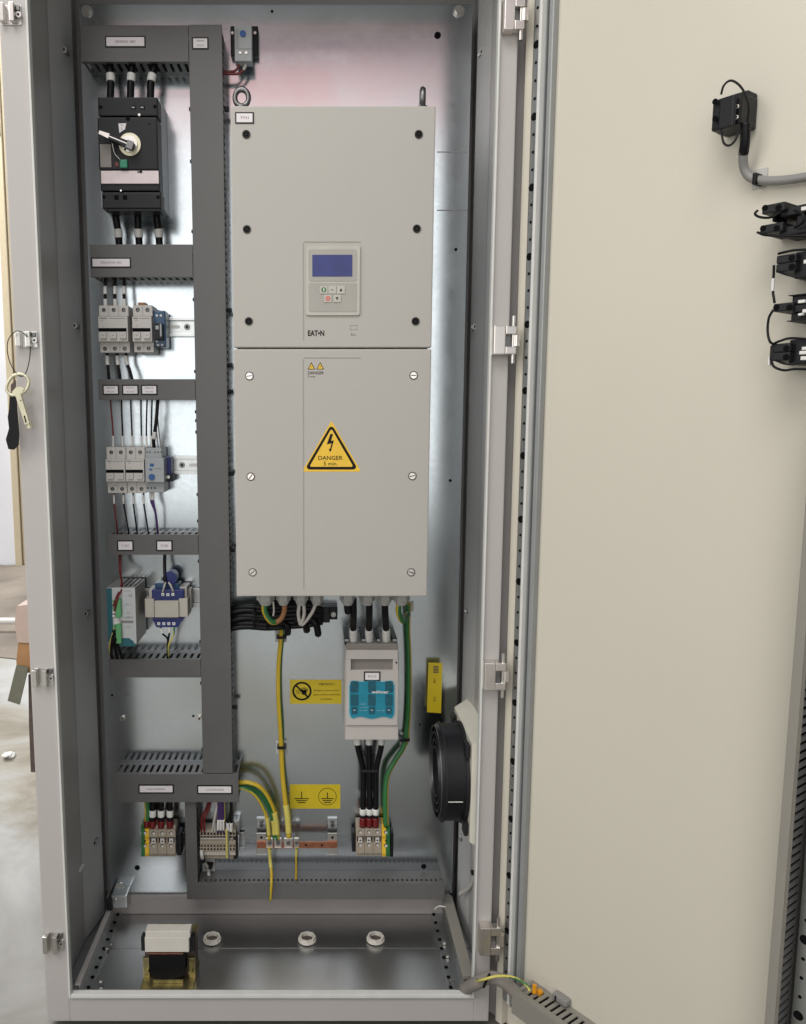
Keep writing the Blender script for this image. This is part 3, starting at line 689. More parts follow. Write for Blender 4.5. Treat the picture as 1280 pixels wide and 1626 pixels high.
pl([(524.6, 689), (528.8, 689), (525.6, 700), (530.2, 699.2), (525.8, 714.2), (523.8, 714.0), (526.6, 703.6), (519, 705.6)])
pl([(522.2, 712.5), (526.7, 713.2), (524, 718.3)])
a = ath(505.5, 727, HF); b = ath(544, 727, HF); k.text('DANGER', (a.x+b.x)/2, a.z, y_, 0.0068, 'ink', w=b.x-a.x, bold=0.004)
a = ath(514, 736, HF); b = ath(536, 736, HF); k.text('5 min.', (a.x+b.x)/2, a.z, y_, 0.0063, 'ink', w=b.x-a.x)
k.build('danger_sticker', dr)
label_plate(375.5, 180, 401, 194, HF, ['TM1'], dr)
for px, py in ((391, 213), (665, 213), (392, 364), (662, 363), (395, 510), (660, 510)):
    p = ath(px, py, HF+0.0015); k = MB(); k.cyl(p, (0, 1, 0), 0.0064, 0.0014, 'screw_dark', 24, inner=0.0040); k.cyl(p+Vector((0, .0004, 0)), (0, 1, 0), 0.0040, 0.0009, 'dark_hole', 20); k.cyl(p-Vector((0, .0001, 0)), (0, 1, 0), 0.0019, 0.001, 'screw_dark', 6, smooth=False)
    k.build('screw', up)
for i, (px, py) in enumerate(((396, 597), (657, 596), (398, 757), (655, 756), (401, 909), (653, 909))):
    p = ath(px, py, HF+0.002); k = MB(); k.cyl(p+Vector((0, .0012, 0)), (0, 1, 0), 0.0068, 0.0007, 'ink', 24); k.cyl(p, (0, 1, 0), 0.0052, 0.0012, 'nickel', 24, 0.0060)
    a_ = [0.1, 0.0, 0.9, 0.2, 0.7, -0.3][i]; e = Vector((math.cos(a_), 0, math.sin(a_))); f = Vector((-math.sin(a_), 0, math.cos(a_)))
    c = p-Vector((0, 0.0002, 0)); k.add([c+e*.0046+f*.0007, c-e*.0046+f*.0007, c-e*.0046-f*.0007, c+e*.0046-f*.0007], [[0, 1, 2, 3]], 'dark_hole')
    k.build('screw', lo)
# lifting eyes
def torus(k, c, R, r, m, q, sx=1.0, n=28, s=10, a0=0, a1=2*math.pi):
    V = []; F_ = []
    for i in range(n+1):
        a = a0+(a1-a0)*i/n
        for j in range(s):
            b = 2*math.pi*j/s; V.append(Vector(c)+q @ Vector(((R+r*math.cos(b))*math.cos(a)*sx, r*math.sin(b), (R+r*math.cos(b))*math.sin(a))))
    for i in range(n):
        for j in range(s): F_.append([i*s+j, i*s+(j+1) % s, (i+1)*s+(j+1) % s, (i+1)*s+j])
    k.add(V, F_, m, True)
I3 = Matrix.Identity(3)
he = 0.10
c = ath(384, 155.5, he); k = MB(); torus(k, c, 0.0135, 0.0050, 'dark_steel', I3, 0.85); k.cyl((c.x, c.y, dz1-0.004), (0, 0, 1), 0.010, c.z-.013-dz1+.004, 'dark_steel', 24); k.build('lifting_eye', dr)
c = ath(671, 156.5, he); k = MB(); torus(k, c, 0.0135, 0.0052, 'dark_steel', Matrix.Rotation(math.radians(86), 3, 'Z'), 0.85); k.cyl((c.x, c.y, dz1-0.004), (0, 0, 1), 0.009, c.z-.013-dz1+.004, 'dark_steel', 24); k.build('lifting_eye', dr)
k = MB(); k.box(dx0+0.03, dx1-0.02, DP-HF+0.03, DP-HF+0.05, dz1-0.0029, dz1+0.004, 'black_part'); k.build('top_seal', dr)
# glands under the drive
GL = [(422, 27, .14), (450, 22, .14), (478, 22, .14), (503, 20, .14), (552, 24, .14), (583, 24, .14), (611, 23, .14), (637, 26, .14)]
for px, w, h in GL:
    c = ath(px, 955, h); r = w/2/940; k = MB()
    zg = ath(px, 960.5, h).z
    k.cyl((c.x, c.y, zg+0.009), (0, 0, 1), r*1.12, dz0-zg-0.005, 'gland', 6, smooth=False)
    k.cyl((c.x, c.y, zg), (0, 0, 1), r*0.62, 0.0092, 'gland', 20, r); k.build('cable_gland', dr)

# ------------------------------------------------------------------ rails, breakers
def din(x0, x1, y0, y1, label, holes=(), screws=()):
    t = thing('mounting_rail', label, 'rail', ath((x0+x1)/2, (y0+y1)/2, 0), 'top-hat rails on the plate')
    k = MB(); zt, zb = Z(x1, y0, .008), Z(x1, y1, .008); xa, xb = X(x0, y0, .008), VX0+0.004 if x1 > 300 and y0 < 1200 else X(x1, y0, .008)
    k.box(xa, xb, DP-0.0075, DP-0.0063, zt-0.006, zt, 'zinc_part', 0.0004); k.box(xa, xb, DP-0.0075, DP-0.0063, zb, zb+0.006, 'zinc_part', 0.0004)
    k.box(xa, xb, DP-0.0062, DP-0.0012, zt-0.0062, zt-0.005, 'dark_steel'); k.box(xa, xb, DP-0.0062, DP-0.0012, zb+0.005, zb+0.0062, 'dark_steel')
    k.box(xa, xb, DP-0.0016, DP-0.0004, zb+0.0064, zt-0.0064, 'zinc_part'); k.build('rail', t)
    for h in holes:
        a = ath(h-8, (y0+y1)/2, .002); b = ath(h+8, (y0+y1)/2, .002); k = MB(); k.prism(rounded(a.x, b.x, a.z-.003, a.z+.003, .0028), DP-0.0022, DP-0.0017, 'white_mark'); k.build('slot', t)
    for h in screws:
        a = ath(h, (y0+y1)/2, .004); k = MB(); k.cyl(a, (0, 1, 0), .0055, .002, 'dark_steel', 20); k.cyl(a-Vector((0, .0003, 0)), (0, 1, 0), .0025, .0004, 'dark_hole', 6); k.build('screw', t)
din(160, 312, 503.5, 534.5, 'zinc plated rail carrying the three-pole breaker and the blue relay', (278,), (297,))
din(170, 320, 724, 753, 'zinc plated rail carrying the two white breakers and grey timer', (308,), (289,))
din(172, 324, 934, 963, 'zinc plated rail behind the power supply and blue transformer', (), ())

def screwhole(k, px, py, h, r=0.0034, m='dark_steel'):
    p = ath(px, py, h+0.0005); k.cyl(p, (0, 1, 0), r*1.25, 0.0005, 'dark_hole', 16); p = p-Vector((0, .0002, 0)); k.cyl(p+Vector((.0003, 0, -.0003)), (0, 1, 0), r*0.8, 0.0004, 'dark_steel', 12)
    k.box(p.x-r*.7, p.x+r*.7, p.y-.0003, p.y-.0001, p.z-.0004, p.z+.0004, 'dark_hole')
def mcb(px0, px1, yt, ym0, ym1, yb, poles, label, cat='circuit breaker', group=None):
    h = 0.066; hm = 0.072
    t = thing('circuit_breaker', label, cat, ath((px0+px1)/2, yb, 0), group)
    k = MB(); k.pbox(px0, yt, px1, ym0, h-.012, 0.008, 'mcb_grey', 0.0012); k.pbox(px0+2, ym1, px1+2, yb, h-.012, 0.008, 'mcb_grey', 0.0012)
    k.pbox(px0-1, ym0, px1-1, ym1, h, 0.0081, 'mcb_grey', 0.0012); 
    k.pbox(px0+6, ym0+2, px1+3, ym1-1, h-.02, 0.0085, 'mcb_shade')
    w = (px1-px0)/poles
    for i in range(1, poles):
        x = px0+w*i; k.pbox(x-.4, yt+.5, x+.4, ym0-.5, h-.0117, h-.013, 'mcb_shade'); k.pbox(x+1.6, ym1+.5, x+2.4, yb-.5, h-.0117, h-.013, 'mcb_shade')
    for i in range(poles):
        x = px0+w*(i+.5); screwhole(k, x, (yt+ym0)/2-1.5, h-.012, 0.0028); screwhole(k, x+2, (ym1+yb)/2+2.5, h-.012, 0.0028)
    hh = ym1-ym0
    k.pbox(px0-.6, ym0+hh*.46, px1-3, ym0+hh*.60, h+.0004, h-.001, 'dark_hole')
    x_a = ath(px0+1, ym0+3, h); x_b = ath(px1-4, ym0+3, h)
    k.box(x_a.x+(x_b.x-x_a.x)*.36, x_b.x, DP-h-.0003, DP-h+.0002, x_a.z-.0004, x_a.z+.0006, 'ink_grey')
    k.box(x_a.x, x_a.x+(x_b.x-x_a.x)*.28, DP-h-.0003, DP-h+.0002, x_a.z-.0008, x_a.z+.0012, 'pe_green' if False else 'ink_grey')
    k.text('C10', x_a.x+.006, ath(px0, ym0+hh*.38, h).z, DP-h-.0003, .0018, 'ink_grey')
    k.text('A9F', x_a.x+.0045, ath(px0, ym0+6.5, h).z, DP-h-.0003, .0018, 'ink_grey')
    k.build('body', t)
    for i in range(poles):
        x = px0-1+w*i; k = MB(); k.pbox(x+2.6, ym0+hh*.62, x+w-2.6, ym0+hh*.88, h+.004, h+.0001, 'mcb_grey', 0.001)
        c = ath(x+w/2, ym0+hh*.74, h+.0042); k.box(c.x-.002, c.x+.002, c.y-.0002, c.y-.0001, c.z-.0004, c.z+.0004, 'ink_grey'); k.build('toggle', t)
    return t
mcb(157, 204, 485, 502.5, 542.5, 560, 3, 'three-pole white circuit breaker, leftmost on the upper rail')
mcb(211, 242, 484.5, 502.5, 542.5, 559.5, 2, 'two-pole white circuit breaker between the three-pole breaker and blue relay')
mcb(169, 199.6, 710, 729.5, 765, 783, 2, 'left of the two white two-pole breakers on the middle rail')
mcb(200.3, 230, 710, 729.5, 765, 783, 2, 'right of the two white two-pole breakers, beside the grey timer')
k = MB(); k.pbox(219, 480, 231, 485.5, .045, .02, 'brown_wire', .001); one('busbar_tooth', k, 'small brown clip on top of the two-pole breaker of the upper rail', 'clip')
t = thing('relay', 'blue plug-in relay on the upper rail beside the two-pole breaker', 'relay', ath(253, 551, 0))
k = MB(); k.pbox(243.5, 493, 263, 551, .045, .008, 'relay_blue', .002); k.pbox(258, 497, 265, 549, .03, .008, 'relay_blue', .002); k.build('socket', t)
k = MB(); k.pbox(245, 513, 258, 539, .06, .0455, 'black_part', .001); k.pbox(247, 517, 252, 523, .0605, .0601, 'relay_grey'); k.pbox(254, 514, 256.5, 534, .0605, .0601, 'relay_grey'); k.build('relay_module', t)
for px, py in ((249, 501), (255.5, 501), (249, 542), (251, 548), (257.5, 548)): MB().cyl(ath(px, py, .046), (0, 1, 0), .0021, .001, 'white_mark', 14).build('screw', t)
t = thing('timer_relay', 'grey timer module with a round blue knob at the end of the middle rail', 'relay', ath(245, 783, 0))
k = MB(); k.pbox(230.6, 711, 257, 727.5, .055, .008, 'relay_grey', .001); k.pbox(230.6, 727.5, 260.5, 766, .066, .008, 'relay_grey', .001); k.pbox(231.5, 766, 260.5, 782, .055, .008, 'relay_grey', .001)
for x in (233.5, 238, 246, 251, 256): k.cyl(ath(x, 718, .0556), (0, 1, 0), .0013, .0006, 'dark_hole', 10)
for x in (235, 240.5, 246): k.cyl(ath(x, 775, .0556), (0, 1, 0), .0016, .0006, 'dark_hole', 10)
k.pbox(238, 736, 244.5, 741, .0664, .0661, 'knob_blue'); k.pbox(237, 744, 242, 747, .0664, .0661, 'knob_blue'); k.pbox(245, 743.5, 257, 744.5, .0664, .0661, 'ink_grey'); k.build('body', t)
MB().cyl(ath(240.8, 757.5, .069), (0, 1, 0), .0056, .003, 'knob_blue', 24).build('knob', t)
t = thing('end_clamp', 'dark navy end clamp with a bright screw at the right of the timer', 'clamp', ath(267, 765, 0))
k = MB(); k.pbox(261.5, 725, 271.5, 764, .035, .006, 'navy', .002); k.pbox(262, 753, 274, 765, .04, .006, 'black_part', .002); k.build('body', t)
MB().cyl(ath(267, 757.5, .042), (0, 1, 0), .0032, .002, 'steel', 14).build('screw', t)

# ------------------------------------------------------------------ moulded-case breaker
t = thing('main_breaker', 'large black moulded-case breaker with a rotary handle under the top duct', 'circuit breaker', ath(205, 335, 0))
HB = 0.10
k = MB(); k.pbox(156, 186, 250.5, 269.5, HB, .0605, 'black_plastic', .002); k.pbox(159.5, 270, 253, 303, HB-.004, .0605, 'black_plastic', .002)
k.cyl(ath(203, 188, HB+.0008), (0, 1, 0), .0035, .001, 'dark_hole', 14); k.cyl(ath(237, 196.5, HB+.0005), (0, 1, 0), .0014, .001, 'dark_hole', 10)
k.pbox(243, 198, 247, 262, HB-.001+.0015, HB-.001, 'black_part'); k.build('body', t)
k = MB(); xa = X(158, 230, .06); xb = X(250, 230, HB)-0.0005
k.box(xa, xb, DP-.06, DP-.0002, Z(200, 330, .06), Z(200, 157, .06), 'mccb_side', .002); k.build('rear_case', t)
for (x0, y0, x1, y1, hh) in ((155.5, 154, 250.5, 184, HB-.006), (162, 305, 256, 331, HB-.006)):
    k = MB(); k.pbox(x0, y0, x1, y1, hh, .0605, 'black_plastic', .002); top = y0 < 200
    if top:
        for x in (208, 222): k.pbox(x, 168, x+8, 173, hh+.0006, hh-.001, 'dark_hole'); k.pbox(x+1, 169.5, x+6, 171.5, hh+.0009, hh+.0007, 'relay_grey')
        k.cyl(ath(160, 170, hh+.0005), (0, 1, 0), .003, .001, 'dark_hole', 12); k.cyl(ath(246, 169, hh+.0005), (0, 1, 0), .003, .001, 'dark_hole', 12); k.cyl(ath(221, 182, hh+.0005), (0, 1, 0), .0022, .001, 'steel', 12)
    else:
        for x in (181.5, 195): k.pbox(x, 310, x+7, 317, hh+.0006, hh-.001, 'dark_hole')
        k.cyl(ath(165, 313, hh+.0005), (0, 1, 0), .003, .001, 'dark_hole', 12); k.cyl(ath(251, 313, hh+.0005), (0, 1, 0), .003, .001, 'dark_hole', 12); k.pbox(172, 331, 256, 335.5, hh-.002, .0605, 'black_plastic', .001); k.cyl(ath(192, 302.5, hh+.004), (0, 1, 0), .0016, .002, 'steel', 10)
    k.build('terminal_cover', t)
k = MB(); k.pbox(160.5, 271, 252, 291.5, HB-.001, HB-.0038, 'marker_pink', .0006); k.pbox(222, 267.5, 225, 274, HB+.0004, HB-.0008, 'ink'); k.pbox(218, 272, 226, 273.5, HB+.0004, HB-.0008, 'ink'); k.build('marking_strip', t)
k = MB(); k.pbox(159, 229, 176.5, 265.5, HB+.0008, HB+.0001, 'switch_taupe', .0004); k.build('rating_plate', t)
k = MB(); k.prism([(ath(x, y, HB+.001).x, ath(x, y, HB+.001).z) for x, y in ((188, 196), (200.5, 195.5), (198.5, 205), (189.5, 211))], DP-HB-.0008, DP-HB-.0001, 'label_white')
c = ath(194, 198.6, HB+.001); k.text('On', c.x, c.z, DP-HB-.0010, .0022, 'ink'); c = ath(193.2, 204, HB+.001); k.text('I', c.x, c.z, DP-HB-.0010, .0038, 'ink'); k.build('on_label', t)
c = ath(206, 229, HB+.004); k = MB(); k.cyl(c, (0, 1, 0), .0185, .0039, 'key_metal', 40); k.cyl(c-Vector((0, .004, 0)), (0, 1, 0), .0135, .0039, 'steel', 32); k.cyl(ath(198.5, 237, HB+.0090), (0, 1, 0), .0018, .001, 'dark_hole', 12)
hd_ = k.build('rotary_dial', t)
a = ath(207, 230, HB+.020); b = ath(160, 210, HB+.024); k = MB(); e = (b-a).normalized(); sd = Vector((-e.z, 0, e.x))
def bar(k, p, q, w0, w1, y0, y1, m):
    e = (q-p).normalized(); s = Vector((-e.z, 0, e.x)); V = [p+s*w0, p-s*w0, q-s*w1, q+s*w1]; k.prism([(v.x, v.z) for v in V], y0, y1, m)
bar(k, a-e*.004, a+e*.044, .0056, .0036, DP-HB-.020, DP-HB-.0083, 'black_part'); bar(k, a+e*.006, a+e*.045, .0008, .0008, DP-HB-.0206, DP-HB-.0201, 'steel'); bar(k, a+e*.038, b+e*.004, .0040, .0026, DP-HB-.021, DP-HB-.012, 'steel'); bar(k, a-e*.0045, a+e*.006, .0066, .0062, DP-HB-.0215, DP-HB-.0201, 'dark_steel')
k.build('handle_lever', t)
k = MB(); k.tube([ath(178, 226, HB+.01), ath(182, 243, HB+.008), ath(191, 254, HB+.006)], .0008, 'steel'); k.pbox(190, 253, 202, 266, HB+.006, HB+.0003, 'seal_green', .0015); k.pbox(183, 257.5, 188, 264, HB+.0012, HB+.0002, 'red_wire'); k.build('tamper_seal', t)

# thick black power cables with white marker sleeves
def cable(pts, r, label, m='black_cable', sleeves=(), cat='cable', group=None, nm='power_cable', sm='white_mark', **kw):
    """pts: (px, py, h); sleeves: (i, j) point parameters 0..1 of white marker sleeves"""
    P = [ath(*p) for p in pts]; k = MB(); k.tube(P, r, m, 14, **kw)
    t = thing(nm, label, cat, P[0], group)
    k.build('insulation', t)
    Q = spline(P, 8); n = len(Q)-1
    for s in sleeves:
        a, b, mm = (s+(sm,))[:3] if len(s) == 2 else s
        i0, i1 = int(round(a*n)), max(int(round(b*n)), int(round(a*n))+1)
        k = MB(); k.tube([Q[i] for i in range(i0, i1+1)], r*1.18, mm, 14, sub=2); k.build('marker_sleeve', t)
    return t
for i, (xa, xb, w) in enumerate(((175, 177, 'left'), (210, 209, 'middle'), (245, 241, 'right'))):
    cable([(xa, 88, .04), (xa-.5, 108, .045), (xb-1, 130, .05), (xb-2, 160, .05)], .0064, w+' one of the three thick black cables entering the top of the big breaker', sleeves=((.50, .66),), group='cables above the main breaker')
for i, (xa, xb, w) in enumerate(((183, 190, 'left'), (218, 222, 'middle'), (248, 254, 'right'))):
    cable([(xa, 325, .05), (xa+1, 345, .05), (xb-2, 370, .045), (xb, 400, .04)], .0064, w+' one of the three thick black cables leaving the bottom of the big breaker', sleeves=((.60, .75),), group='cables below the main breaker')
for i, (xa, w) in enumerate(((167, 'left'), (182.5, 'middle'), (197, 'right'))):
    cable([(xa+1, 430, .04), (xa+.3, 450, .04), (xa, 470, .045), (xa+1, 490, .045)], .0028, w+' one of the black wires feeding the three-pole breaker from above', sleeves=((.42, .62), (.75, .98)), group='wires above the three-pole breaker', nm='wire')
for i, (xa, xb, w) in enumerate(((170, 174, 'left'), (186, 192, 'middle'), (200, 212, 'right'))):
    cable([(xa, 552, .04), (xa+.5, 572, .04), ((xa+xb)/2, 588, .042), (xb, 610, .04)], .0029, w+' one of the black wires leaving the three-pole breaker below', sleeves=((.22, .5),), group='wires below the three-pole breaker', nm='wire')
for (x0, x1, c, l, y1) in ((175, 180, 'red_wire', 'dark red wire at the far left above the middle-rail breakers', 710), (193, 195, 'black_cable', 'first black wire beside the red one above the middle-rail breakers', 710), (207.5, 210, 'black_cable', 'second black wire from the red one above the middle-rail breakers', 710), (224, 225, 'black_cable', 'third black wire from the red one above the middle-rail breakers', 710),
        (234, 233, 'black_cable', 'curved black wire entering the left edge of the grey timer', 711), (242, 241, 'black_cable', 'straight black wire entering the middle of the grey timer', 711)):
    cable([(x0, 625, .04), ((x0+x1)/2-.5, 655, .045), (x1-.5, 685, .045), (x1, y1+3, .045)], .0015, l, c, sleeves=((.74, .94),), group='wires above the middle rail', nm='wire')
cable([(252, 625, .04), (250, 645, .05), (248, 670, .052), (244, 700, .05), (246, 714, .045)], .0032, 'thicker black bundle tied above the right edge of the grey timer', group='wires above the middle rail', nm='wire', sleeves=((.62, .72),))
for x, xx, w in ((247, 252, 'left'), (250, 256, 'right')): cable([(x, 660, .045), (xx-3, 690, .045), (xx, 714, .045)], .0012, w+' thin grey wire fanning out beside the bundle into the grey timer', 'grey_cable', group='thin grey timer wires', nm='wire')
for (x0, x1, c, l) in ((181, 187, 'red_wire', 'red wire leaving the left breaker of the middle rail downwards'), (196, 205, 'black_cable', 'black wire next to the red one below the left middle-rail breaker'), (211.5, 218, 'black_cable', 'black wire below the left pole of the right middle-rail breaker'), (228, 236, 'black_cable', 'black wire below the right pole of the right middle-rail breaker')):
    cable([(x0, 777, .045), (x0+.5, 800, .045), ((x0+x1)/2, 822, .045), (x1, 848, .035)], .0015, l, c, sleeves=((.12, .34),), group='wires below the middle rail', nm='wire')
for dx in (0, 3.5): cable([(239+dx, 777, .045), (240+dx, 796, .045), (247, 815, .045), (251, 848, .035)], .0019, ('right' if dx else 'left')+' dark purple wire of the tied pair below the grey timer', 'purple_wire', sleeves=((.1, .3),), group='purple wires below the timer', nm='wire')

# ------------------------------------------------------------------ thermostat
t = thing('thermostat', 'small grey thermostat with a blue dial in black side clips at the top', 'thermostat', ath(388, 98, 0))
k = MB(); k.pbox(366, 41, 376, 88, .018, .0003, 'black_plastic', .002); k.build('clip', t); k = MB(); k.pbox(398, 41, 410, 88, .018, .0003, 'black_plastic', .002); k.build('clip', t)
k = MB(); k.pbox(372.5, 40, 400, 97, .042, .0184, 'relay_grey', .0015); k.pbox(376, 76, 401, 98, .030, .0182, 'relay_grey', .001)
for y in range(47, 76, 3): k.pbox(373.5, y, 379, y+1, .0426, .0422, 'duct_light')
k.pbox(373, 77, 400, 77.8, .0426, .0422, 'duct_light'); k.build('body', t)
MB().cyl(ath(385.5, 53, .0445), (0, 1, 0), .0052, .0024, 'knob_blue', 24).build('dial', t)
for px, py in ((381.5, 83.5), (391, 83.5), (369, 52), (405, 52)): MB().cyl(ath(px, py, .0435 if py > 60 else .0195), (0, 1, 0), .0024, .0014, 'steel', 14).build('screw', t)
cable([(382, 96, .03), (380, 104, .03), (372, 113, .03), (352, 114, .03)], .0022, 'left red wire bending from the thermostat into the vertical duct', 'red_wire', sleeves=((0, .3, 'white_wire'),), group='thermostat wires', nm='wire')
cable([(391, 96, .03), (389, 107, .03), (378, 117, .03), (352, 116.5, .03)], .0022, 'right red wire with the longer white sleeve below the thermostat', 'red_wire', sleeves=((0, .45, 'white_wire'),), group='thermostat wires', nm='wire')

# ------------------------------------------------------------------ power supply and transformer
t = thing('power_supply', 'slim silver power supply with teal trim and green connectors', 'power supply', ath(193, 1024, 0))
HP = .095
k = MB(); k.pbox(170.5, 933, 216, 1023, HP, .0085, 'psu_steel', .001)
zt = Z(193, 933, HP)
for i in range(4):
    for j in range(6): 
        xx = X(184, 940, HP)+.006+i*.0085; k.box(xx-.002, xx+.0022, DP-.082+j*.0125, DP-.075+j*.0125, zt-.0002, zt+.0004, 'dark_hole')
k.build('case', t)
k = MB(); fc = HP+.0006
k.pbox(178, 933.5, 215.6, 1022, fc, HP+.0001, 'psu_face')
def ftext(s, px, py, hpx, wpx, m='ink', hh=None, al='CENTER'):
    a = ath(px-wpx/2, py, hh or fc); b = ath(px+wpx/2, py, hh or fc); k.text(s, (a.x+b.x)/2, a.z, DP-(hh or fc)-.0002, hpx/880, m, w=b.x-a.x)
ftext('!  CE', 205, 946, 3.6, 10); ftext('24V', 203, 960, 3, 9, 'ink_grey'); ftext('DC', 204, 973, 3, 6, 'ink_grey'); ftext('• INPUT', 204, 980.5, 3, 15); ftext('POWER', 202, 938.5, 2.2, 11, 'ink_grey'); ftext('230V', 204, 996, 3, 10, 'ink_grey')
k.pbox(192, 985.5, 211.5, 989.5, fc+.0003, fc+.0001, 'switch_taupe')
k.build('front_label', t)
k = MB(); k.pbox(170.6, 934, 179, 1020, fc+.0002, HP+.0001, 'teal', .0002)
P = [(192, 1013), (205, 1013), (212, 1018), (216, 1026), (191, 1026)]; k.prism([(ath(x, y, HP).x, ath(x, y, HP).z) for x, y in P], DP-HP-.001, DP-HP+.01, 'teal'); k.build('teal_trim', t)
for a in ((183.5, 952, 191.5, 981), (184, 992, 192, 1022)):
    k = MB(); k.pbox(*a, HP+.012, HP+.0008, 'conn_green', .001)
    n_ = 5
    for i in range(n_): yy = a[1]+3+i*(a[3]-a[1]-6)/(n_-1); k.pbox(a[0]-5, yy-1.2, a[0]-1, yy+1.2, HP+.008, HP+.0008, 'white_mark' if i > 2 else 'conn_green')
    k.build('connector', t)
k = MB(); k.pbox(181, 981.5, 190, 991, HP+.003, HP+.0008, 'white_mark', .0006); k.build('centre_latch', t)
cable([(189, 878, .04), (190, 905, .05), (193, 928, .08), (184, 950, .105), (180, 963, .108)], .0016, 'left of the two dark red wires dropping onto the power supply', 'red_wire', group='red wires above the power supply', nm='wire')
cable([(192, 878, .04), (191.5, 908, .055), (194, 932, .09), (187, 950, .108), (182, 970, .108)], .0016, 'right of the two dark red wires dropping onto the power supply', 'red_wire', group='red wires above the power supply', nm='wire')
cable([(182, 998, .108), (178, 1010, .105), (174, 1028, .09), (178, 1046, .05)], .0018, 'bright yellow green wire bending out left of the lower green connector', 'pe_tape', nm='wire', m2='pe_green', part=.3, twist=.5)
for i, l in enumerate(('left', 'middle', 'right')): cable([(181+i, 1000+7*i, .107), (178+4*i, 1022, .10), (177+7*i, 1036, .075), (179+9*i, 1052, .04)], .003, l+' black wire bunched under the power supply', nm='wire', group='black wires under the power supply')

t = thing('control_transformer', 'blue and beige control transformer beside the power supply', 'transformer', ath(265, 995, 0))
k = MB(); k.pbox(235, 940, 300, 975, .018, .0085, 'dark_steel', .001); k.pbox(293, 935, 304, 968, .03, .0085, 'psu_steel', .001); k.pbox(236, 936, 244, 955, .05, .0085, 'psu_steel', .001); k.pbox(285, 932, 297, 955, .05, .0085, 'psu_steel', .001); k.build('base', t)
k = MB(); k.pbox(230, 951, 245, 980.5, .062, .0190, 'core_beige', .0015); k.build('core_flank', t); k = MB(); k.pbox(284, 950.5, 298, 980, .062, .0190, 'core_beige', .0015); k.build('core_flank', t)
k = MB(); k.pbox(245.6, 954.5, 283.4, 980.5, .068, .0190, 'core_beige', .0008); k.build('winding_cover', t)
k = MB(); k.pbox(241, 936, 292, 954, .060, .0187, 'navy', .002); k.pbox(246, 926, 285, 936, .045, .0187, 'relay_blue', .002); k.build('terminal_housing', t); k = MB(); k.pbox(242, 981, 290, 986.5, .062, .0187, 'navy', .0015)
k.prism([(ath(x, y, .062).x, ath(x, y, .062).z) for x, y in ((244, 986), (288, 986), (283, 996), (248, 996))], DP-.062, DP-.02, 'navy'); k.build('terminal_housing', t)
k = MB(); k.cyl(ath(270, 918, .05), (0, 1, 0), .013, .025, 'navy', 32); k.build('coil', t)
for px, py in ((258.5, 944), (266.5, 944.5), (274.5, 944), (252, 990.5), (260, 990.5), (268, 990.5), (276, 990.5)):
    k = MB(); k.pbox(px-2.3, py-2.2, px+2.3, py+2.2, .0632, .0600, 'white_mark', .0005); k.cyl(ath(px, py, .0635), (0, 1, 0), .0010, .0003, 'navy', 10); k.build('terminal', t)
cable([(262, 872, .04), (261.5, 895, .04), (262, 915, .05), (263, 928, .055)], .0032, 'black wire pair dropping from the duct onto the blue transformer', nm='wire')
for a, b, l in (((263, 925), (258.5, 937), 'left'), ((268, 925), (275, 936), 'right')):
    cable([(a[0], a[1], .06), ((a[0]+b[0])/2, (a[1]+b[1])/2, .065), (b[0], b[1]+3, .062)], .0018, l+' short white sleeved lead on top of the blue transformer', 'white_wire', nm='wire', group='sleeved leads on the transformer')
cable([(255, 996, .06), (258, 1006, .06), (266, 1014, .06), (266, 1030, .055), (266, 1052, .04)], .0019, 'black lead with white sleeve below the left of the blue transformer', nm='wire', sleeves=((.02, .24),), group='leads below the transformer')
cable([(269, 996, .06), (269, 1006, .06), (267, 1020, .055), (268, 1052, .04)], .0019, 'black lead with white sleeve below the middle of the blue transformer', nm='wire', sleeves=((.02, .3),), group='leads below the transformer')
cable([(277, 995, .06), (275, 1010, .06), (268, 1025, .06), (267, 1050, .04)], .0017, 'yellow green lead below the right of the blue transformer', 'pe_tape', nm='wire', m2='pe_green', part=.4, twist=1, group='leads below the transformer')

# ------------------------------------------------------------------ under the drive
def yg(pts, r, label, tape=(), **kw):
    kw.setdefault('m2', 'pe_green'); return cable(pts, r, label, 'pe_yellow', nm='earth_cable', sleeves=tuple((a, b, 'pe_tape') for a, b in tape), **kw)
cable([(420, 955, .14), (421, 972, .14), (430, 986, .14), (440, 987, .135)], .0054, 'yellow green cable loop hanging from the leftmost gland', 'pe_yellow', nm='earth_cable', m2='pe_green', part=.5, phase=.25)
cable([(452, 955, .14), (451, 972, .14), (445, 984, .14), (436, 988, .135)], .0046, 'brown cable loop hanging from the second gland', 'brown_wire', nm='cable')
cable([(434, 955, .15), (435, 968, .15), (434, 978, .15)], .0016, 'thin white cord dangling between the first two glands', 'white_wire', nm='cable')
cable([(476, 955, .14), (474, 975, .135), (477, 992, .13)], .0032, 'left light grey cable running down from the third gland', 'white_wire', nm='cable', group='light grey cables under the drive')
cable([(482, 955, .14), (483, 975, .135), (478, 993, .13)], .0030, 'middle light grey cable running down from the third gland', 'white_wire', nm='cable', group='light grey cables under the drive')
cable([(502, 956, .14), (497, 970, .135), (487, 985, .13), (479, 993, .13)], .0030, 'slanting light grey cable running down from the fourth gland', 'white_wire', nm='cable', group='light grey cables under the drive')
L = ['topmost', 'second', 'third', 'fourth', 'fifth', 'lowest']
for i in range(6):
    y0 = 964+i*6.4; dy = random.uniform(-2, 2)
    cable([(366, y0+2, .035+.006*(i % 2)), (392, y0+dy, .045), (425, y0+2+dy, .05), (460, y0-1, .05), (490, y0-3+dy, .05), (512, 968+i*4, .045)], .0050, L[i]+' black cable of the bundle running from the duct under the drive', nm='cable', group='black cable bundle under the drive')
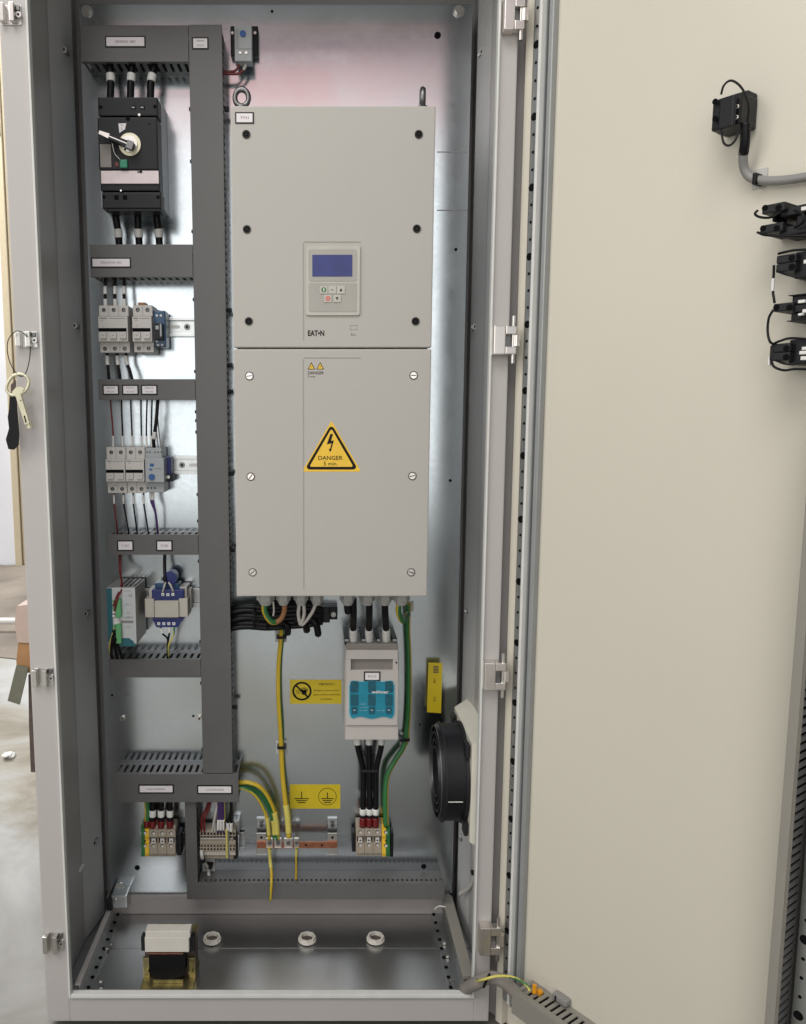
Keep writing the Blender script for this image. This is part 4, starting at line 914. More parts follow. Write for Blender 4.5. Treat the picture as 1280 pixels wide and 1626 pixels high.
for a, b, l in (((470, 985), (487, 1001), 'short black cable stub curling down at the middle of the bundle'), ((492, 980), (505, 1007), 'longer black cable stub curling down at the right of the bundle'), ((450, 990), (457, 1005), 'black cable stub curling down beside the upper grey tie mount')):
    cable([(a[0], a[1], .05), ((a[0]+b[0])/2+3, (a[1]+b[1])/2-3, .055), (b[0], b[1]-3, .045), (b[0], b[1], .04)], .0066, l, nm='cable')
t = thing('junction_clamp', 'black plastic clamp with a round bolt at the right end of the cable bundle', 'clamp', ath(520, 985, 0))
k = MB(); k.pbox(505, 964, 536, 984, .03, .0003, 'black_plastic', .002); k.pbox(496, 966, 524, 989, .038, .0003, 'black_plastic', .002); k.build('body', t)
k = MB(); p = ath(529.5, 976, .0315); k.cyl(p, (0, 1, 0), .0048, .0012, 'white_mark', 24, inner=.0032); k.cyl(p+Vector((0, .0003, 0)), (0, 1, 0), .0024, .001, 'steel', 6); k.build('bolt', t)
for x in (425, 405, 448):
    k = MB(); torus(k, ath(x, 981, .048), .021, .0022, 'black_cable', Matrix.Rotation(math.radians(90), 3, 'Z'), 0.9); one('cable_tie', k, {425: 'middle', 405: 'left', 448: 'right'}[x]+' black tie strapped round the cable bundle under the drive', 'cable tie', 'ties on the bundle')

def pad(px, py, label, s=9):
    t = thing('tie_mount', label, 'tie mount', ath(px, py, 0), 'adhesive tie mounts')
    k = MB(); k.pbox(px-s, py-s-1, px+s, py+s+1, .003, .0003, 'pad', .0008); k.build('base', t); return t
def tie(t, px, py, h, w):
    k = MB(); k.pbox(px-w, py-2, px+w, py+2, h, .003, 'black_cable', .001); k.build('strap', t)
t = pad(446, 1010, 'square grey tie mount under the top of the long yellow green cable'); tie(t, 447, 1013, .022, 8)
t = pad(447, 1187, 'square grey tie mount halfway down the long yellow green cable'); tie(t, 447, 1188, .022, 7)
t = pad(650, 963, 'square grey tie mount just below the right end of the drive', 7)
t = pad(644, 1174, 'square grey tie mount behind the green cable beside the fuse switch', 9); tie(t, 643, 1176, .026, 8)
yg([(447, 985, .03), (447, 1010, .014), (443, 1060, .016), (443, 1110, .018), (446, 1160, .016), (447, 1190, .014), (449, 1230, .018), (453, 1270, .026), (457, 1300, .032), (459, 1330, .036)], .0052, 'long yellow green cable hanging from the bundle to the copper bar', tape=((.80, .97),), part=.27, phase=.15, twist=.10)
yg([(634, 955, .14), (633, 972, .14), (640, 986, .12), (648, 975, .07)], .0052, 'yellow green cable loop under the rightmost gland of the drive', part=.5, phase=.25)
yg([(648, 958, .03), (647, 1000, .018), (649, 1050, .018), (649, 1110, .018), (646, 1160, .016), (641, 1185, .018), (627, 1208, .024), (615, 1232, .03), (612, 1265, .034), (613, 1312, .036)], .0056, 'thick mostly green earth cable curving down right of the fuse switch', part=.74, phase=.92, twist=-.03)

for i, (x0, x1, w) in enumerate(((561, 562, 'left'), (586, 587, 'middle'), (611, 614, 'right'))):
    cable([(x0, 950, .14), (x0+.5, 972, .13), (x1-1, 995, .10), (x1, 1026, .07)], .0062, w+' one of the three thick black cables between the drive and the fuse switch', sleeves=((.72, .92),), group='cables between drive and fuse switch')
cable([(553, 950, .14), (552, 964, .14), (553, 972, .135)], .0066, 'short capped black cable end under the fifth gland', nm='cable')

# ------------------------------------------------------------------ fuse switch
t = thing('fuse_switch', 'pale fuse switch with a turquoise window and black cables above and below', 'switch', ath(590, 1176, 0))
HS = .095
x0, x1 = 549, 632.5
k = MB()
k.pbox(x0-1, 1035, x1, 1175, HS-.02, .0003, 'switch_white', .002)
# front with a real handle recess
k.pbox(x0+1, 1032, x1-.5, 1047, HS, HS-.019, 'switch_white', .0008); k.pbox(x0+1, 1047.1, 557, 1064, HS, HS-.019, 'switch_white'); k.pbox(624, 1047.1, x1-.5, 1064, HS, HS-.019, 'switch_white')
k.pbox(x0+1, 1064.1, x1-.5, 1152, HS, HS-.019, 'switch_white', .0008); k.pbox(x0, 1152.2, x1, 1175, HS-.004, HS-.019, 'switch_white', .0015)
k.pbox(628, 1051, 631, 1053.5, HS+.0003, HS-.001, 'dark_hole'); k.build('body', t)
k = MB(); k.pbox(557.2, 1047.3, 623.8, 1063.8, HS-.008, HS-.0192, 'switch_taupe'); k.build('handle_recess', t)
k = MB(); k.pbox(x0+1, 1022, x1-.5, 1031.8, HS-.001, .0003, 'switch_taupe', .002); k.build('top_cap', t)
k = MB()
for a, b in ((547, 554), (574, 581), (598, 604), (623, 631)): k.pbox(a, 1014, b, 1024, HS-.012, .0003, 'black_part', .001); k.pbox(a+.5, 1015, b-.5, 1018.5, HS-.0115, HS-.012, 'relay_grey')
k.pbox(549, 1018, 631, 1023, HS-.03, .0003, 'black_part'); k.build('terminal_shroud', t)
def wav(x0, x1, yt, yb, ins, h):
    P = []; n = 40
    for i in range(n+1):
        u = i/n; x = x0+(x1-x0)*u; e = min(u, 1-u)*(x1-x0); r = 9; dy = (r-math.sqrt(max(0, r*r-(r-min(e, r))**2)))
        P.append((x, yt+dy+2.2*(math.sin(u*2*math.pi*2-math.pi/2)*.5+.5)*(1 if .1 < u < .9 else 0)))
    for i in range(n+1):
        u = 1-i/n; x = x0+(x1-x0)*u; e = min(u, 1-u)*(x1-x0); r = 9; dy = (r-math.sqrt(max(0, r*r-(r-min(e, r))**2)))
        P.append((x, yb-dy-3.2*(math.sin(u*2*math.pi*2-math.pi/2)*.5+.5)*(1 if .1 < u < .9 else 0)))
    return [(ath(x, y, h).x, ath(x, y, h).z) for x, y in P][::-1]
k = MB(); k.prism(wav(553.5, 627.5, 1078.8, 1142, 0, HS), DP-HS-.0008, DP-HS-.0001, 'cyan_rim'); k.prism(wav(555, 626, 1080.2, 1140.6, 0, HS), DP-HS-.0018, DP-HS-.0009, 'cyan')
for cx in (563, 590.5, 617.5):
    for (ya, yb, r) in ((1081, 1099, 6.2), (1102, 1120, 6), (1121.5, 1133.5, 4.8)):
        a = ath(cx-r, ya, HS); b = ath(cx+r, yb, HS); k.prism(rounded(a.x, b.x, b.z, a.z, .0022), DP-HS-.0024, DP-HS-.0019, 'cyan_dark')
    c = ath(cx, 1127.5, HS+.0024); k.box(c.x-.002, c.x+.002, c.y-.0006, c.y-.0001, c.z-.0005, c.z+.0005, 'white_mark')
win = k.build('window_cover', t)
k = MB(); a = ath(590, 1098, HS); b = ath(617, 1098, HS); k.text('wöhner', (a.x+b.x)/2, a.z, DP-HS-.0027, .0058, 'white_mark', w=b.x-a.x, bold=.02)
for (px, py, s, w) in ((576, 1117.5, 'NH00', 9), (578, 1123, 'QUADRON', 14), (577, 1127.5, '160A 690V', 13), (604, 1127.5, 'AC 22B', 13)):
    a = ath(px-w/2, py, HS); b = ath(px+w/2, py, HS); k.text(s, (a.x+b.x)/2, a.z, DP-HS-.0021, .0022, 'cyan_rim', w=b.x-a.x)
k.build('lettering', win)
label_plate(580, 1068.5, 602, 1079.5, HS, ['FU1'], t)
for (x0_, x1_, x2_, w) in ((567.5, 577, 576.5, 'left'), (586, 587, 587, 'middle'), (606, 597, 597, 'right')):
    cable([(x0_, 1165, .05), (x0_+(x1_-x0_)*.12, 1188, .05), (x1_-(x1_-x0_)*.12, 1218, .045), (x1_, 1245, .04), (x2_, 1275, .04), (x2_-.5, 1312, .038)], .0056, w+' one of the three black cables joining below the fuse switch', sleeves=((.06, .16), (.84, .91), (.93, .99, 'red_wire')), group='cables below the fuse switch')
k = MB(); k.pbox(573, 1223, 600, 1227, .052, .03, 'black_part', .001); one('cable_tie', k, 'black tie gathering the three cables below the fuse switch', 'cable tie')

# ------------------------------------------------------------------ terminals
def terminal(px0, px1, y0, y1, label, m='terminal_beige', group=None, split=None):
    t = thing('terminal_block', label, 'terminal', ath((px0+px1)/2, y1, 0), group); h = .045
    k = MB(); H = y1-y0
    def seg(a, b, hh, mm): k.pbox(px0, y0+H*a, px1, y0+H*b, hh, .0085, mm, .0006)
    if split:
        xm = (px0+px1)/2
        for (a, b, hh) in ((0, .14, h-.008), (.14, .37, h), (.37, .60, h-.006), (.60, .92, h), (.92, 1.0, h-.008)):
            k.pbox(px0, y0+H*a, xm, y0+H*b, hh, .0085, split[0]); k.pbox(xm, y0+H*a, px1, y0+H*b, hh, .0085, split[1])
    else:
        for (a, b, hh) in ((0, .14, h-.008), (.14, .37, h), (.37, .60, h-.008), (.60, .92, h), (.92, 1.0, h-.008)): seg(a, b, hh, m)
        k.pbox(px0+1.5, y0+H*.39, px1-1.5, y0+H*.59, h-.0076, h-.009, 'dark_hole'); k.pbox(px0+3.5, y0+H*.42, px1-3.5, y0+H*.60, h-.003, h-.008, 'mcb_grey')
    k.build('body', t)
    xm = (px0+px1)/2
    for f in (.25, .66): 
        k = MB(); p = ath(xm, y0+H*f, h+.0004); k.cyl(p, (0, 1, 0), .0038, .0008, 'dark_hole', 18); k.cyl(p+Vector((.0004, -.0002, -.0005)), (0, 1, 0), .0030, .0003, 'mcb_grey', 16); k.build('screw', t)
    k = MB(); k.cyl(ath(xm, y0+H*.51, h-.0028), (0, 1, 0), .0017, .0006, 'dark_hole', 12); k.build('test_hole', t)
    return t
oc = ['first', 'second', 'third']
terminal(224, 236.5, 1310, 1360, 'green and yellow earth terminal at the left end of the left terminal group', split=('pe_green', 'warn_yellow'))
for i in range(3): terminal(237+14*i, 250.6+14*i, 1311, 1360, oc[i]+' beige terminal from the green one in the left terminal group', group='beige terminals, left group')
k = MB(); k.pbox(280, 1323, 288, 1359, .035, .0085, 'black_plastic', .002); one('end_clamp', k, 'dark end clamp right of the left terminal group', 'clamp')
for i in range(3): terminal(565.5+13.6*i, 578.8+13.6*i, 1309, 1359, oc[i]+' beige terminal from the left in the right terminal group', group='beige terminals, right group')
terminal(606.5, 619, 1309, 1360, 'yellow and green earth terminal at the right end of the right terminal group', split=('warn_yellow', 'pe_green'))
k = MB(); k.pbox(559, 1322, 565, 1353, .03, .0085, 'black_plastic', .002); one('end_clamp', k, 'black end clamp left of the right terminal group', 'clamp')
k = MB(); k.pbox(619.5, 1323, 625, 1361, .034, .0085, 'black_plastic', .002); one('end_clamp', k, 'black end clamp right of the right terminal group', 'clamp')
for nm_, a, b in (('left', 222, 292), ('right', 562, 622)):
    din(a, b, 1322, 1350, 'short zinc plated rail behind the '+nm_+' terminal group')
din(316, 388, 1322, 1350, 'short zinc plated rail behind the narrow terminals')
t = thing('rail_bracket', 'zinc bracket with a round screw right above the narrow terminals', 'bracket', ath(377, 1320, 0)); k = MB(); k.pbox(370, 1303, 380, 1325, .02, .0003, 'zinc_part', .001); k.build('plate', t); MB().cyl(ath(374, 1308, .023), (0, 1, 0), .0038, .003, 'steel', 16).build('screw', t)
cable([(233, 1262, .04), (234, 1280, .04), (234, 1296, .04), (233, 1312, .036)], .0054, 'yellow green cable entering the left terminal group', 'pe_yellow', nm='earth_cable', m2='pe_green', part=.5, phase=.25, sleeves=((.78, .98, 'red_wire'),))
for i, x in enumerate((242.5, 256, 270)):
    cable([(x-.5, 1262, .04), (x, 1280, .04), (x, 1296, .04), (x, 1313, .036)], .0058, ['left', 'middle', 'right'][i]+' one of the three black cables entering the left terminal group', sleeves=((.44, .66), (.78, .98, 'red_wire')), group='cables into the left terminal group')
for i in range(11):
    if i == 8: continue
    x0 = 318+i*5.1; x1 = x0+4.9; ismid = False
    t = thing('terminal_block', ['first', 'second', 'third', 'fourth', 'fifth', 'sixth', 'seventh', 'eighth', '', 'last but one', 'last'][i]+' narrow beige terminal from the left in the row of narrow terminals', 'terminal', ath(x0, 1362, 0), 'narrow beige spring terminals')
    k = MB(); k.pbox(x0, 1318, x1, 1328, .038, .0085, 'terminal_beige', .0004); k.pbox(x0, 1328, x1, 1336, .034, .0085, 'mcb_grey', .0004); k.pbox(x0, 1336, x1, 1340, .044, .0085, 'terminal_beige', .0004); k.pbox(x0, 1340, x1, 1352, .042, .0085, 'terminal_beige', .0004); k.pbox(x0, 1352, x1, 1358, .040, .0085, 'core_beige', .0004); k.pbox(x0, 1358, x1, 1363, .034, .0085, 'terminal_beige')
    k.build('body', t)
    k = MB(); k.pbox(x0+1, 1322, x1-1, 1325.8, .0385, .037, 'dark_hole'); k.pbox(x0+.4, 1328.2, x1-.4, 1330.2, .0345, .033, 'dark_hole'); k.pbox(x0+1.2, 1342, x1-1.2, 1344.6, .0426, .041, 'dark_hole'); k.pbox(x0+1.2, 1347, x1-1.2, 1350, .0426, .041, 'dark_hole'); k.build('wire_entry', t)
x0 = 318+8*5.1
t = thing('terminal_block', 'single yellow green terminal among the narrow beige terminals', 'terminal', ath(x0, 1362, 0))
k = MB(); k.pbox(x0, 1317, x0+2.4, 1363, .043, .0085, 'pe_tape', .0004); k.pbox(x0+2.5, 1317, x0+4.9, 1363, .043, .0085, 'olive', .0004); k.build('body', t)
t = thing('end_clamp', 'dark end block in a white wire frame right of the narrow terminals', 'clamp', ath(375, 1364, 0)); k = MB(); k.pbox(370.5, 1328, 377.5, 1364, .038, .0085, 'black_plastic', .001); k.build('body', t)
k = MB(); k.tube([ath(371, 1326, .03), ath(379, 1326, .03), ath(379, 1358, .03)], .0009, 'white_mark', sub=1); k.build('frame', t)
for (pts, r, m, l, sl) in (([(334, 1268, .04), (327, 1285, .04), (321, 1298, .04), (320, 1322, .036)], .0022, 'red_wire', 'left of the two red wires entering the narrow terminals', ()),
        ([(337, 1268, .045), (330, 1288, .045), (325, 1300, .045), (324.5, 1322, .038)], .0020, 'red_wire', 'right of the two red wires entering the narrow terminals', ()),
        ([(342, 1266, .045), (344, 1282, .045), (340, 1303, .045), (337, 1322, .038)], .0022, 'white_wire', 'left bright white wire entering the narrow terminals', ()),
        ([(343, 1268, .04), (344.5, 1284, .042), (341, 1304, .042), (341.5, 1322, .038)], .0018, 'white_wire', 'right white wire entering the narrow terminals', ()),
        ([(347, 1266, .04), (347, 1290, .044), (346, 1322, .038)], .0022, 'purple_wire', 'left purple wire entering the narrow terminals', ((.68, .95),)),
        ([(351, 1266, .042), (351, 1290, .046), (350.5, 1322, .038)], .0022, 'purple_wire', 'middle purple wire entering the narrow terminals', ((.68, .95),)),
        ([(354, 1266, .04), (354.5, 1290, .044), (355, 1322, .038)], .0018, 'purple_wire', 'right purple wire entering the narrow terminals', ((.68, .95),)),
        ([(356, 1266, .04), (357, 1290, .04), (357, 1305, .04)], .0010, 'pe_tape', 'thin yellowish wire right of the purple wires', ()),
        ([(366, 1266, .045), (366.5, 1286, .045), (362, 1304, .045), (362.5, 1322, .038)], .0026, 'black_cable', 'left black lead entering the right narrow terminals', ((.72, .96),)),
        ([(368, 1266, .048), (367.5, 1286, .048), (367.5, 1304, .045), (367, 1322, .038)], .0026, 'black_cable', 'right black lead entering the right narrow terminals', ((.72, .96),))):
    cable(pts, r, l, m, nm='wire', sleeves=sl, group='wires into the narrow terminals')
cable([(320, 1350, .045), (321, 1360, .05), (325, 1370, .03), (331, 1380, .015), (332, 1390, .016), (337, 1403, .03)], .0034, 'short grey cable from the narrow terminals into the bottom duct', 'white_wire', nm='cable', sleeves=((.26, .36, 'black_cable'),))
t = pad(331.5, 1375, 'square grey tie mount under the narrow terminals', 10); tie(t, 331, 1378, .021, 6)

# copper earth bar
t = thing('earth_bar', 'copper earth bar on two zinc brackets', 'busbar', ath(472, 1357, 0))
k = MB(); k.pbox(408, 1337, 536, 1347, .034, .031, 'copper', .0006); k.build('copper_bar', t)
for x in (407.5, 520.5):
    k = MB(); k.pbox(x, 1299, x+15, 1313.5, .004, .0003, 'zinc_part', .0006); k.pbox(x+.3, 1315, x+14.7, 1322, .02, .0005, 'dark_steel'); k.pbox(x, 1323, x+15, 1357, .0305, .028, 'steel', .0006)
    k.cyl(ath(x+7.5, 1306.5, .0085), (0, 1, 0), .0042, .004, 'dark_steel', 6, smooth=False); k.cyl(ath(x+7.5, 1330, .0309), (0, 1, 0), .0026, .0005, 'dark_hole', 14); k.cyl(ath(x+7.5, 1342, .0365), (0, 1, 0), .0034, .0025, 'copper', 16); k.build('bracket', t)
for px, w in ((428, 5.5), (441.5, 6), (458, 7), (471, 4)):
    k = MB(); k.pbox(px-w, 1331, px+w, 1346, .040, .0345, 'nickel' if w > 4 else 'steel', .0012); k.cyl(ath(px, 1339, .0425), (0, 1, 0), .0042 if w > 4 else .003, .0024, 'dark_steel', 16); k.build('clamp_screw', t)
for px in (486, 511): MB().cyl(ath(px, 1342, .0345), (0, 1, 0), .0022, .0004, 'dark_hole', 12).build('hole', t)
yg([(374, 1243, .04), (395, 1243, .045), (415, 1252, .045), (430, 1275, .042), (438, 1300, .04), (441, 1333, .038)], .0046, 'upper of the yellow green cables curving from the duct to the copper bar', tape=((.72, .95),), part=.3, phase=.7, twist=.1)
yg([(374, 1247, .032), (392, 1248, .036), (410, 1258, .036), (424, 1278, .035), (433, 1302, .035), (436, 1333, .036)], .0040, 'middle green cable curving from the duct to the copper bar', part=.75, phase=.1, twist=.3, tape=((.8, .95),))
yg([(374, 1251, .048), (388, 1252, .05), (405, 1262, .05), (418, 1282, .048), (425, 1305, .045), (427.5, 1333, .042)], .0034, 'lowest and thinnest yellow green cable curving from the duct to the copper bar', part=.3, phase=.1, twist=.2, tape=((.75, .95),))
yg([(428, 1346, .04), (429, 1365, .035), (431, 1385, .045), (431, 1402, .060), (429, 1430, .062)], .0030, 'yellow green wire dropping from the copper bar over the bottom duct', part=.4, phase=.2, twist=.6, tape=((.02, .4),))
yg([(471, 1346, .04), (470.5, 1362, .035), (470.5, 1380, .03), (470, 1402, .03)], .0022, 'thin yellow wire hanging from the copper bar into the duct', part=.3, twist=.6, tape=((.04, .3),))

# ------------------------------------------------------------------ signs
def sign(x0, y0, x1, y1, label, nm='warning_sign', h=.0012):
    t = thing(nm, label, 'sign', ath((x0+x1)/2, y1, 0)); k = MB(); a = ath(x0, (y0+y1)/2, h); b = ath(x1, (y0+y1)/2, h)
    k.prism(rounded(a.x, b.x, Z((x0+x1)/2, y1, h), Z((x0+x1)/2, y0, h), .001), DP-h, DP-.0002, 'sign_yellow'); k.build('panel', t); return t
t = sign(460.5, 1079.5, 542.5, 1117.5, 'yellow prohibition sign with a barred hand and the word VIETATO')
k = MB(); c = ath(479.5, 1097.5, .0016); Rr = 16.2/845; k.cyl(c, (0, 1, 0), Rr, .0003, 'ink', 48, inner=Rr*.80)
e = Vector((.7071, 0, -.7071)); s = Vector((.7071, 0, .7071))
V = [c+e*Rr*.86+s*Rr*.09, c-e*Rr*.86+s*Rr*.09, c-e*Rr*.86-s*Rr*.09, c+e*Rr*.86-s*Rr*.09]; k.add(V, [[0, 1, 2, 3]], 'ink')
# hand
hc = c+Vector((Rr*.22, -.0002, -Rr*.12)); k.prism(rounded(hc.x-Rr*.24, hc.x+Rr*.24, hc.z-Rr*.26, hc.z+Rr*.16, Rr*.12), hc.y-.0002, hc.y, 'ink')
for ang, ln in ((-58, .34), (-22, .46), (0, .52), (20, .48), (42, .38)):
    a_ = math.radians(ang); d = Vector((math.sin(a_), 0, math.cos(a_))); b0 = hc+Vector((math.sin(a_)*Rr*.2, 0, Rr*.02)); bar(k, b0, b0+d*Rr*ln, Rr*.06, Rr*.045, hc.y-.0002, hc.y-.00001, 'ink')
hx = c+Vector((-Rr*.45, -.0001, -Rr*.02)); k.cyl(hx, (0, 1, 0), Rr*.16, .0002, 'ink', 20, inner=Rr*.12); k.box(hx.x-Rr*.2, hx.x-Rr*.17, hx.y, hx.y+.0001, hx.z-Rr*.5, hx.z-Rr*.2, 'ink'); bar(k, hx+Vector((0, 0, -Rr*.3)), hx+Vector((Rr*.3, 0, -Rr*.12)), Rr*.02, Rr*.02, hx.y, hx.y+.0001, 'ink')
k.build('pictogram', t)
k = MB()
def stext(s, px, py, hpx, wpx, bold=0.0, h=.0016):
    a = ath(px-wpx/2, py, h); b = ath(px+wpx/2, py, h); k.text(s, (a.x+b.x)/2, a.z, DP-h, hpx/845, 'ink', w=b.x-a.x, bold=bold)
stext('VIETATO !', 519, 1086.5, 4.2, 26, .01); stext('Eseguire lavori sotto', 518.5, 1096.5, 3.3, 39); stext('apparecchiature elettriche', 518.5, 1103.3, 3.3, 42); stext('in tensione', 518, 1109.8, 2.8, 19); k.build('lettering', t)
t = sign(460.5, 1246, 540.5, 1284, 'yellow sign with two earth symbols, one of them circled')
k = MB()
def earth(cx, cy, sc):
    h = .0016
    k.pbox(cx-.7, cy-9*sc, cx+.7, cy+1.5, h, .0014, 'ink')
    for i, w in enumerate((11.5, 8.8, 6.2)): k.pbox(cx-w*sc, cy+1.5+i*3.1, cx+w*sc, cy+2.8+i*3.1, h, .0014, 'ink')
earth(479, 1266, 1.0); earth(520, 1266, .86); c = ath(520, 1265, .0016); k.cyl(c, (0, 1, 0), 15.5/845, .0002, 'ink', 48, inner=14.7/845); k.build('earth_symbols', t)
t = thing('warning_sign', 'narrow upright yellow tag with small print left of the fan', 'sign', ath(690, 1132, 0))
h = .018; k = MB(); V = [(ath(x, y, h).x, ath(x, y, h).z) for x, y in ((680.5, 1052), (702.5, 1053), (700.5, 1132.5), (678, 1131))]; k.prism(V, DP-h, DP-h+.001, 'sign_yellow'); k.box(ath(690, 1090, h).x-.004, ath(690, 1090, h).x+.004, DP-h+.0011, DP-.0003, Z(690, 1110, h), Z(690, 1075, h), 'black_part'); k.build('panel', t)
k = MB()
for i in range(5): k.pbox(688, 1057.5+i*2.4, 696.5, 1058.9+i*2.4, h+.0004, h+.0002, 'brown_wood')
a = ath(685, 1081, h); k.text('400 V', ath(690, 1081, h).x, a.z, DP-h-.0003, .0045, 'ink', w=.010, rot=math.pi/2); k.build('print', t); k = MB(); k.text('50 Hz', ath(690, 1110, h).x, ath(690, 1110, h).z, DP-h-.0003, .0045, 'ink', w=.010, rot=math.pi/2); k.build('print', t)

# ------------------------------------------------------------------ fan on the right wall
fy = 0.125; zc = (at(715, 1154, fy-.01).z+at(715, 1301, fy-.01).z)/2; fr = (at(715, 1154, fy-.01).z-at(715, 1301, fy-.01).z)/2
t = thing('cabinet_fan', 'round black ventilation fan on a beige filter housing at the lower right', 'fan', (WI-.005, fy, zc-fr))
xf0 = at(695, 1228, fy-fr*.3).x; xf1 = WI-.031
k = MB(); k.cyl((xf0+.008, fy, zc), (1, 0, 0), fr*.97, xf1-xf0-.008, 'black_plastic', 56, inner=fr*.90)
k.cyl((xf0, fy, zc), (1, 0, 0), fr*.93, .008, 'black_plastic', 56, fr*.97, caps=False)
k.cyl((xf0+.006, fy, zc), (1, 0, 0), fr, .004, 'black_part', 56, inner=fr*.90); k.cyl((xf1-.006, fy, zc), (1, 0, 0), fr*1.02, .006, 'black_part', 56, inner=fr*.8)
for s1 in (-1, 1):
    for s2 in (-1, 1): k.box(xf1-.008, xf1-.001, fy+s1*fr*.80-.012, fy+s1*fr*.80+.012, zc+s2*fr*.80-.012, zc+s2*fr*.80+.012, 'black_part', .002)
k.build('frame', t)
k = MB(); k.cyl((xf0+.012, fy, zc), (1, 0, 0), fr*.36, .03, 'black_part', 32)
for i in range(7):
    a = i*2*math.pi/7; V = []
    for rr, tw in ((.36, .0), (.86, .16)):
        for da, dx in ((-.26-tw, .012), (.26-tw*.3, .034)): V.append((xf0+dx, fy+fr*rr*math.sin(a+da), zc+fr*rr*math.cos(a+da)))
    k.add([Vector(v) for v in V]+[Vector(v)+Vector((.0015, 0, 0)) for v in V], [[0, 1, 3, 2], [4, 6, 7, 5], [0, 4, 5, 1], [2, 3, 7, 6], [0, 2, 6, 4], [1, 5, 7, 3]], 'black_part')
k.build('impeller', t)
k = MB()
for rr in (.5, .65, .8, .93): k.cyl((xf0-.001, fy, zc), (1, 0, 0), fr*rr, .0015, 'dark_steel', 48, inner=fr*rr-.0016)
k.build('finger_guard', t)
k = MB(); zhm, zhM = at(750, 1316, .03).z, at(750, 1140, .06).z
xh0, xh1 = xf1+.0005, WI-.0003
y0_, y1_ = fy-.105, fy+.105
V = []
for x, g in ((xh0, .014), (xh1, 0)):
    V += [Vector((x, y0_+g, zc-.102+g)), Vector((x, y1_-g, zc-.102+g)), Vector((x, y1_-g, zc+.102-g)), Vector((x, y0_+g, zc+.102-g))]
k.add(V, [[0, 1, 2, 3], [7, 6, 5, 4], [0, 4, 5, 1], [1, 5, 6, 2], [2, 6, 7, 3], [3, 7, 4, 0]], 'fan_housing'); k.build('filter_housing', t)
k = MB(); k.box(xf0+.010, xf1-.012, fy-fr*.978-.0008, fy-fr*.978, zc-.018, zc-.0165, 'white_mark'); k.build('spec_line', t)
k = MB(); k.tube([at(752, 1318, .08), at(754, 1350, .10), at(754, 1385, .13), at(746, 1408, .16), at(730, 1420, .2)], .0040, 'white_wire'); one('cable', k, 'pale grey cable hanging from the fan into the floor duct', 'cable')
k = MB(); k.box(*[v for v in (at(748, 1385, .12).x, at(757, 1385, .12).x)], .115, .125, at(750, 1388, .12).z, at(750, 1383, .12).z, 'black_part', .001); one('cable_tie', k, 'black tie on the pale cable below the fan', 'cable tie')

# ------------------------------------------------------------------ things on the cabinet floor
for i, (px, py) in enumerate(((337, 1489), (488, 1489), (596.5, 1488.5))):
    c = atz(px, py, FLO+.008); r = .0168; t = thing('plastic_nut', ['leftmost', 'middle', 'rightmost'][i]+' of the three white plastic nuts in the cabinet floor', 'nut', (c.x, c.y, FLO+.003), 'plastic nuts in the cabinet floor')
    k = MB(); k.cyl((c.x, c.y, FLO+.0035), (0, 0, 1), r*.98, .0075, 'nut_white', 8, smooth=False, inner=r*.74); k.cyl((c.x, c.y, FLO+.0032), (0, 0, 1), r*1.04, .003, 'nut_white', 28, inner=r*.74); k.build('ring', t)
    MB().cyl((c.x, c.y, FLO+.0033), (0, 0, 1), r*.73, .001, 'brown_wood', 24).build('bore', t)
tb = 0.075
t = thing('transformer', 'open transformer with a white terminal strip, standing on the cabinet floor at the left', 'transformer', (at(270, 1560, tb).x, tb, FLO))
k = MB()
def fb(k, x0, y0, x1, y1, Yf, Yb, m, bev=0.0):
    a = at(x0, (y0+y1)/2, Yf); b = at(x1, (y0+y1)/2, Yf); k.box(a.x, b.x, Yf, Yb, at((x0+x1)/2, y1, Yf).z, at((x0+x1)/2, y0, Yf).z, m, bev)
zb0_ = FLO+.0005
xa, xb = at(228, 1540, .07).x, at(311, 1540, .07).x; ztp = at(270, 1476, .10).z
k.box(xa+.002, xb-.002, .075, .115, FLO+.002, ztp-.004, 'brown_wood', .001); k.build('iron_core', t)
k = MB(); k.box(xa, xb, .069, .072, ztp-.002, ztp+.004, 'yellow_zinc', .0008); k.box(xa, xb, .0722, .118, ztp-.0035, ztp-.0008, 'yellow_zinc', .0008)
k.box(xa+.018, xb-.022, .105, .109, ztp+.000, ztp+.007, 'yellow_zinc', .0008)
k.box(xa, xb, .030, .118, FLO+.0005, FLO+.003, 'yellow_zinc', .0008)
for s0, s1 in ((xa, xa+.012), (xb-.012, xb)): k.box(s0, s1, .066, .0735, FLO+.003, FLO+.042, 'yellow_zinc', .001)
k.box(xa+.02, xb-.02, .052, .055, FLO+.003, FLO+.010, 'yellow_zinc', .001)
k.build('mounting_frame', t)
for x in (xa+.008, xb-.008): MB().cyl((x, .060, FLO+.018), (0, 1, 0), .0045, .006, 'yellow_zinc', 6, smooth=False).build('bolt', t)
k = MB(); fb(k, 230, 1489, 300, 1512, .045, .068, 'nut_white', .001); fb(k, 231, 1478.5, 302, 1489, .0455, .0665, 'nut_white', .001); k.build('terminal_strip', t)
k = MB(); fb(k, 224, 1488, 230, 1510, .055, .07, 'black_part', .001); k.build('strip_end', t); k = MB(); fb(k, 300, 1488, 309, 1511, .055, .07, 'black_part', .001); k.build('strip_end', t)
k = MB(); xc = at(267, 1535, .06).x; w_ = (at(295, 1535, .06).x-at(238, 1535, .06).x)/2; zc0 = at(267, 1556, .05).z; zc1 = at(267, 1514, .05).z
P = [(xc-w_, zc1), (xc-w_, zc0+.014), (xc-w_*.8, zc0+.005), (xc-w_*.4, zc0), (xc+w_*.4, zc0), (xc+w_*.8, zc0+.005), (xc+w_, zc0+.014), (xc+w_, zc1)]
k.prism(P, .052, .0745, 'black_cable'); k.build('coil', t)
